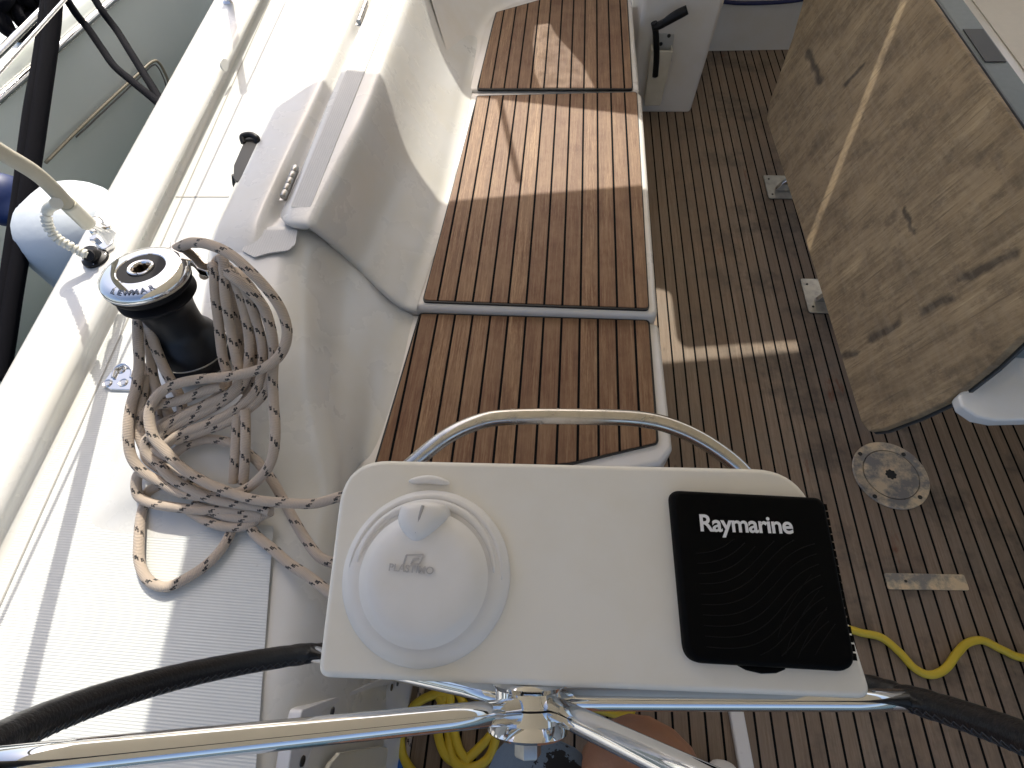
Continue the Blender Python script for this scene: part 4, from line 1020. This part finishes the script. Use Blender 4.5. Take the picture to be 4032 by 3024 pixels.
# dark lower hull band (antifouling seen above the water)
# ropes to the neighbour
ro = tube('mooring_line', [onx(u, v_, x_) for u, v_, x_ in ((240, -40, -1.80), (300, 55, -1.78), (345, 110, -1.76), (400, 190, -1.70), (450, 260, -1.62), (520, 320, -1.5), (600, 385, -1.35), (660, 440, -1.25))], .013, M_darkrope, n=12, seg=12); tag(ro, 'frayed black mooring line, the left one of the pair crossing the gap', 'rope')
ro = tube('mooring_line', [onx(u, v_, x_) for u, v_, x_ in ((340, -60, -1.80), (400, 40, -1.75), (460, 120, -1.70), (510, 200, -1.6), (560, 280, -1.5), (610, 360, -1.38), (650, 430, -1.27))], .013, M_darkrope, n=12, seg=12); tag(ro, 'black mooring line, the right one of the pair, chafed in the middle', 'rope')
# fray wisps
for (pts_, par) in ((((350, 105), (372, 90), (380, 92)), 0), (((378, 150), (395, 140), (404, 130)), 0), (((408, 150), (412, 138), (410, 130)), 0)): pass
for i, (u0, u1, dx) in enumerate(((190, 130, 0), (228, 118, .0))):
    pts_ = [(u0 + 10, -30), (u0 - 10, 120), (u0 - 30, 260), (u0 - 60, 420), (u0 - 85, 600), (u0 - 110, 800), (u0 - 140, 1000), (u0 - 175, 1250), (u0 - 200, 1500)] if i == 0 else [(215, -30), (205, 100), (185, 250), (160, 420), (140, 560), (110, 760), (88, 950), (55, 1150), (25, 1350), (0, 1500)]
    ro = tube('dock_rope', [onx(u, v_, -1.50 + .02 * i) for u, v_ in pts_], .021, M_darkrope, n=10, seg=12); tag(ro, ('thick dark braided rope, the outer of two hanging at the left edge', 'thick dark braided rope, the inner of two hanging at the left edge')[i], 'rope')
bn = empty('rope_bundle', onx(60, 60, -1.85), 'tangle of dark rope in the upper left corner on the neighbouring deck', 'rope')
for i in range(9):
    u0, v0 = random.uniform(-40, 170), random.uniform(-50, 90)
    pts_ = [onx(u0 + 70 * math.cos(a + i) + random.uniform(-15, 15), v0 + 55 * math.sin(a * 1.3 + i * 2) + random.uniform(-10, 10), -1.82 + random.uniform(-.05, .03)) for a in (0, 1, 2, 3, 4, 5)]
    tube('rope_turn', pts_, .017, M_darkrope, bn, n=8, seg=10)
o = tube('guard_rail', [onx(u, v_, -1.72) for u, v_ in ((-40, 240), (0, 205), (80, 125), (200, 5), (260, -60))], .011, M_steel, n=8, seg=16); tag(o, 'thin stainless guard rail crossing the upper left corner', 'rail')
# fender
fa = onx(290, 905, -1.42); fb = fa + V((.02, 0, -.55))
fa, fb = fb, fa; fd = (fb - fa).normalized(); FL = (fb - fa).length
k = NT('fender_cloth'); n1 = k.noise(k.pos(), 3, 4); o_ = k.sep(k.pos()); k.base(k.mix(n1, (.52, .59, .66), (.68, .72, .75))); k.rough(.6); k.bump(k.noise(k.pos(), 14, 3), .006, .5)
fe = empty('fender', fa, 'fat pale blue and white fender squeezed between the two hulls', 'fender')
pr = []
rF = .155
for i in range(9): a = math.pi / 2 * i / 8; pr.append((rF * math.sin(a), -rF * math.cos(a) * .8))
for i in range(9): a = math.pi / 2 * i / 8; pr.append((rF * math.cos(a), FL + rF * math.sin(a) * .8))
lathe('fender_body', pr, fa, k.m, fe, axis=fd, seg=40, split=180)
x_, y_, z_ = frame(fd)
M_fs = plain('fender_band', (.40, .46, .56), .6)
for a in (.2, .6, 1.0):
    tube('fender_band', [fa + fd * (FL * t_) + (x_ * math.cos(a + 0) + y_ * math.sin(a)) * (rF + .001) for t_ in (0, .3, .6, 1)], .006, M_fs, fe, seg=8)
o = tube('blue_fender', [onx(u, v_, -1.62) for u, v_ in ((20, 690), (10, 780), (-10, 880))], .07, M_blueglass, n=10, seg=24, rfun=lambda t, L: .012 + .058 * math.sin(math.pi * min(1, max(0, t))) ** .4); tag(o, 'dark blue fender at the left edge behind the hanging ropes', 'fender')

# ================================================================== canopies (throw the shade)
def shp(p, z): p = V(p); return p + SUN * ((z - p.z) / SUN.z)
bim = empty('bimini', (0, 0, 2), 'tan canvas bimini stretched over the helm', 'bimini')
zb = 1.88
e1 = shp(at(2610, 1425, 0), zb); e2 = shp(at(3150, 1403, 0), zb); e3 = shp(at(1800, 790, .43), zb); e4 = shp(at(2520, 730, .43), zb)
e5 = shp(atr(1440, 280, .815), zb); e5b = shp(atr(1345, 300, .80), zb); e6 = shp(atr(1270, 312, .803), zb); e7 = shp(atr(1085, 435, .79), zb)
e8 = shp(atr(732, 2150, ZD), zb); e9 = shp(atr(560, 2900, ZD), zb)
front = [e7, e6, e5b, e5, e3.lerp(e5, .35), e3, e3.lerp(e4, .5), e4, e4 + (e4 - e3) * .8, e4 + (e4 - e3) * 4.5]
back = [V((e9.x, e9.y, zb)), V((e9.x + .02, -1.0, zb)), V((3.4, -1.0, zb))]
poly = [V((p.x, p.y, zb)) for p in front]
e7b = shp(atr(832, 935, .79), zb); e7c = shp(atr(640, 1230, .79), zb)
poly = poly + [back[2], back[1], V((e9.x, e9.y, zb)), V((e8.x, e8.y, zb)), V((e7b.x, e7b.y, zb))]
prism('canopy', poly, (0, 0, .004), M_canvas, bim)
sp_ = empty('sprayhood', (0, 3, 1.5), 'tan canvas sprayhood over the companionway', 'sprayhood')
zs_ = 1.55
f1 = shp(at(1879, 384, .43), zs_); f2 = shp(at(2508, 455, .43), zs_); dd = f2 - f1
wp = [shp(at(*p, .435), zs_) for p in ((2108, 100), (2164, 92), (2192, 141), (2293, 253), (2340, 345), (2129, 345), (2107, 290), (2098, 176))]
bm = bmesh.new()
lpts = [shp(at(*p, 0), zs_) for p in ((2600, 1140), (2625, 1146), (2640, 1160), (2646, 1185), (2655, 1260), (2664, 1330), (2673, 1345), (2687, 1362), (2706, 1372), (2800, 1365), (3140, 1342))]  # added hood piece out of view, shaped to shade the sole around the sun patch
last = lpts[-1] + (lpts[-1] - lpts[-3]).normalized() * 1.6
outer_ = [f1 - dd * .35, f1 - dd * .1, f1, f1.lerp(f2, .5), f2] + lpts + [last, last + V((0, 3.0, 0)), f1 - dd * .35 + V((0, 3.0, 0))]
from mathutils.geometry import tessellate_polygon
tri = tessellate_polygon([[V((p.x, p.y, 0)) for p in outer_], [V((p.x, p.y, 0)) for p in wp[::-1]]])
allp = outer_ + wp[::-1]; vv = [bm.verts.new((p.x, p.y, zs_)) for p in allp]
for t_ in tri: bm.faces.new([vv[i] for i in t_])
link('hood_canvas', from_bm(bm), M_canvas, sp_)
# clear window of the sprayhood with ripples
k = NT('clear_vinyl'); k.base((.9, .88, .8)); 
tr = k.n('BsdfTransparent'); tr.inputs[0].default_value = (.62, .60, .54, 1); k.t.links.new(tr.outputs[0], k.t.nodes['Material Output'].inputs[0])
nn_ = k.noise(k.pos(), 26, 3, .6); cr = k.ramp(nn_, [(.35, .35), (.6, .8)]); k.t.links.new(cr, tr.inputs[0])
bm = bmesh.new(); bm.faces.new([bm.verts.new((p.x, p.y, zs_ + .003)) for p in wp]); link('window', from_bm(bm), k.m, sp_)
# thin sheet shadow on the bench
t0_, t1_ = shp(at(1965, 385, .43), 1.7), shp(at(2045, 720, .43), 1.9)
o = tube('control_line', [t0_ + (t0_ - t1_) * .3, t0_, t1_], .006, M_rope, n=6, rfun=lambda t, L: .011); tag(o, 'thin line strung between sprayhood and bimini', 'line')
# lifeline
l0, l1 = shp(atr(1140, 0, ZD), stop.z), shp(atr(740, 880, ZD), stop.z)
o = tube('lifeline', [stop + V((l0.x - l1.x, 4 * (l0.y - l1.y), 0)).normalized() * 0 + (l0 - l1).normalized() * 3, stop, stop - (l0 - l1).normalized() * 4], .0035, M_steel, n=6, seg=8); tag(o, 'stainless wire lifeline along the bulwark', 'lifeline')

# ================================================================== PERSON at the helm (legs only in view)
def skin(name, joints, edges, mat, parent=None, sub=2):
    me = bpy.data.meshes.new(name); me.from_pydata([j[0] for j in joints], edges, []); me.update()
    o = bpy.data.objects.new(name, me); COL.objects.link(o)
    sk = o.modifiers.new('skin', 'SKIN'); sk.use_smooth_shade = True
    for i, j in enumerate(joints):
        r_ = j[1] if isinstance(j[1], tuple) else (j[1], j[1]); me.skin_vertices[0].data[i].radius = r_
    me.skin_vertices[0].data[0].use_root = True
    s = o.modifiers.new('s', 'SUBSURF'); s.levels = sub; s.render_levels = sub
    dg = bpy.context.evaluated_depsgraph_get(); m2 = bpy.data.meshes.new_from_object(o.evaluated_get(dg)); bpy.data.objects.remove(o)
    for p in m2.polygons: p.use_smooth = True
    m2.materials.clear(); return link(name, m2, mat, parent)
k = NT('skin'); n1 = k.noise(k.pos(), 30, 4, .6); k.base(k.mix(n1, (.27, .125, .07), (.34, .165, .095))); k.rough(.45); k.b.inputs['Subsurface Weight'].default_value = .08; k.bump(k.noise(k.pos(), 300, 3), .0006, .5)
M_skin = k.m
knee = at(2455, 2925, .50); knee.z = .46
kn = V((.135, -.035, .455)); an = V((.36, -.10, .09)); hipc = V((.0, -.42, .52)); 
kn = V((.150, -.035, .60)); an = V((.36, -.16, .09))
J = [(V((.0, -.46, .60)), (.17, .14)), (V((.09, -.42, .60)), .115), (kn.lerp(V((.09, -.42, .60)), .45), .108), (kn, .100), (kn.lerp(an, .35) + V((0, -.02, 0)), .078), (kn.lerp(an, .75), .055), (an, .045), (an + V((.01, .03, -.045)), .034), (an + V((.03, .10, -.055)), .028),
     (V((-.06, -.42, .52)), .095), (V((-.05, -.30, .50)), .08), (V((-.04, -.22, .46)), .06), (V((-.04, -.30, .25)), .052), (V((-.04, -.36, .09)), .038), (V((-.04, -.30, .04)), .03), (V((0, -.50, .75)), (.15, .11)), (V((0, -.50, .95)), (.14, .10))]
ED = [(0, 1), (1, 2), (2, 3), (3, 4), (4, 5), (5, 6), (6, 7), (7, 8), (0, 9), (9, 10), (10, 11), (11, 12), (12, 13), (13, 14), (0, 15), (15, 16)]
person = skin('person', J, ED, M_skin); tag(person, 'person seated at the helm in dark blue shorts, one bare knee showing under the wheel', 'person')
# shorts as a loose sleeve plus lap
SJ = [(V((0, -.46, .62)), (.19, .16)), (V((.02, -.32, .60)), (.12, .11)), (V((.010, -.18, .58)), (.10, .10)), (V((.008, -.09, .56)), (.098, .09)), (V((.015, -.03, .53)), (.085, .07))]
skin('shorts', SJ, [(0, 1), (1, 2), (2, 3), (3, 4)], M_short, person)
# shoe
shp_c = at(2815, 3045, .05) + V((0, -.10, 0))
SH = [(V((shp_c.x, shp_c.y - .04, .055)), (.045, .05)), (V((shp_c.x + .01, shp_c.y + .03, .05)), (.045, .045)), (V((shp_c.x + .02, shp_c.y + .09, .04)), (.042, .035)), (V((shp_c.x + .025, shp_c.y + .13, .035)), (.034, .028))]
o = skin('shoe', SH, [(0, 1), (1, 2), (2, 3)], plain('white_shoe', (.72, .70, .68), .6), person)
# print on the shorts: dark foliage marks resting on the cloth
for o in list(bpy.data.objects):
    if o.parent and o.parent.type == 'EMPTY' and o.matrix_parent_inverse == Matrix.Identity(4): o.matrix_parent_inverse = Matrix.Translation(-o.parent.location)
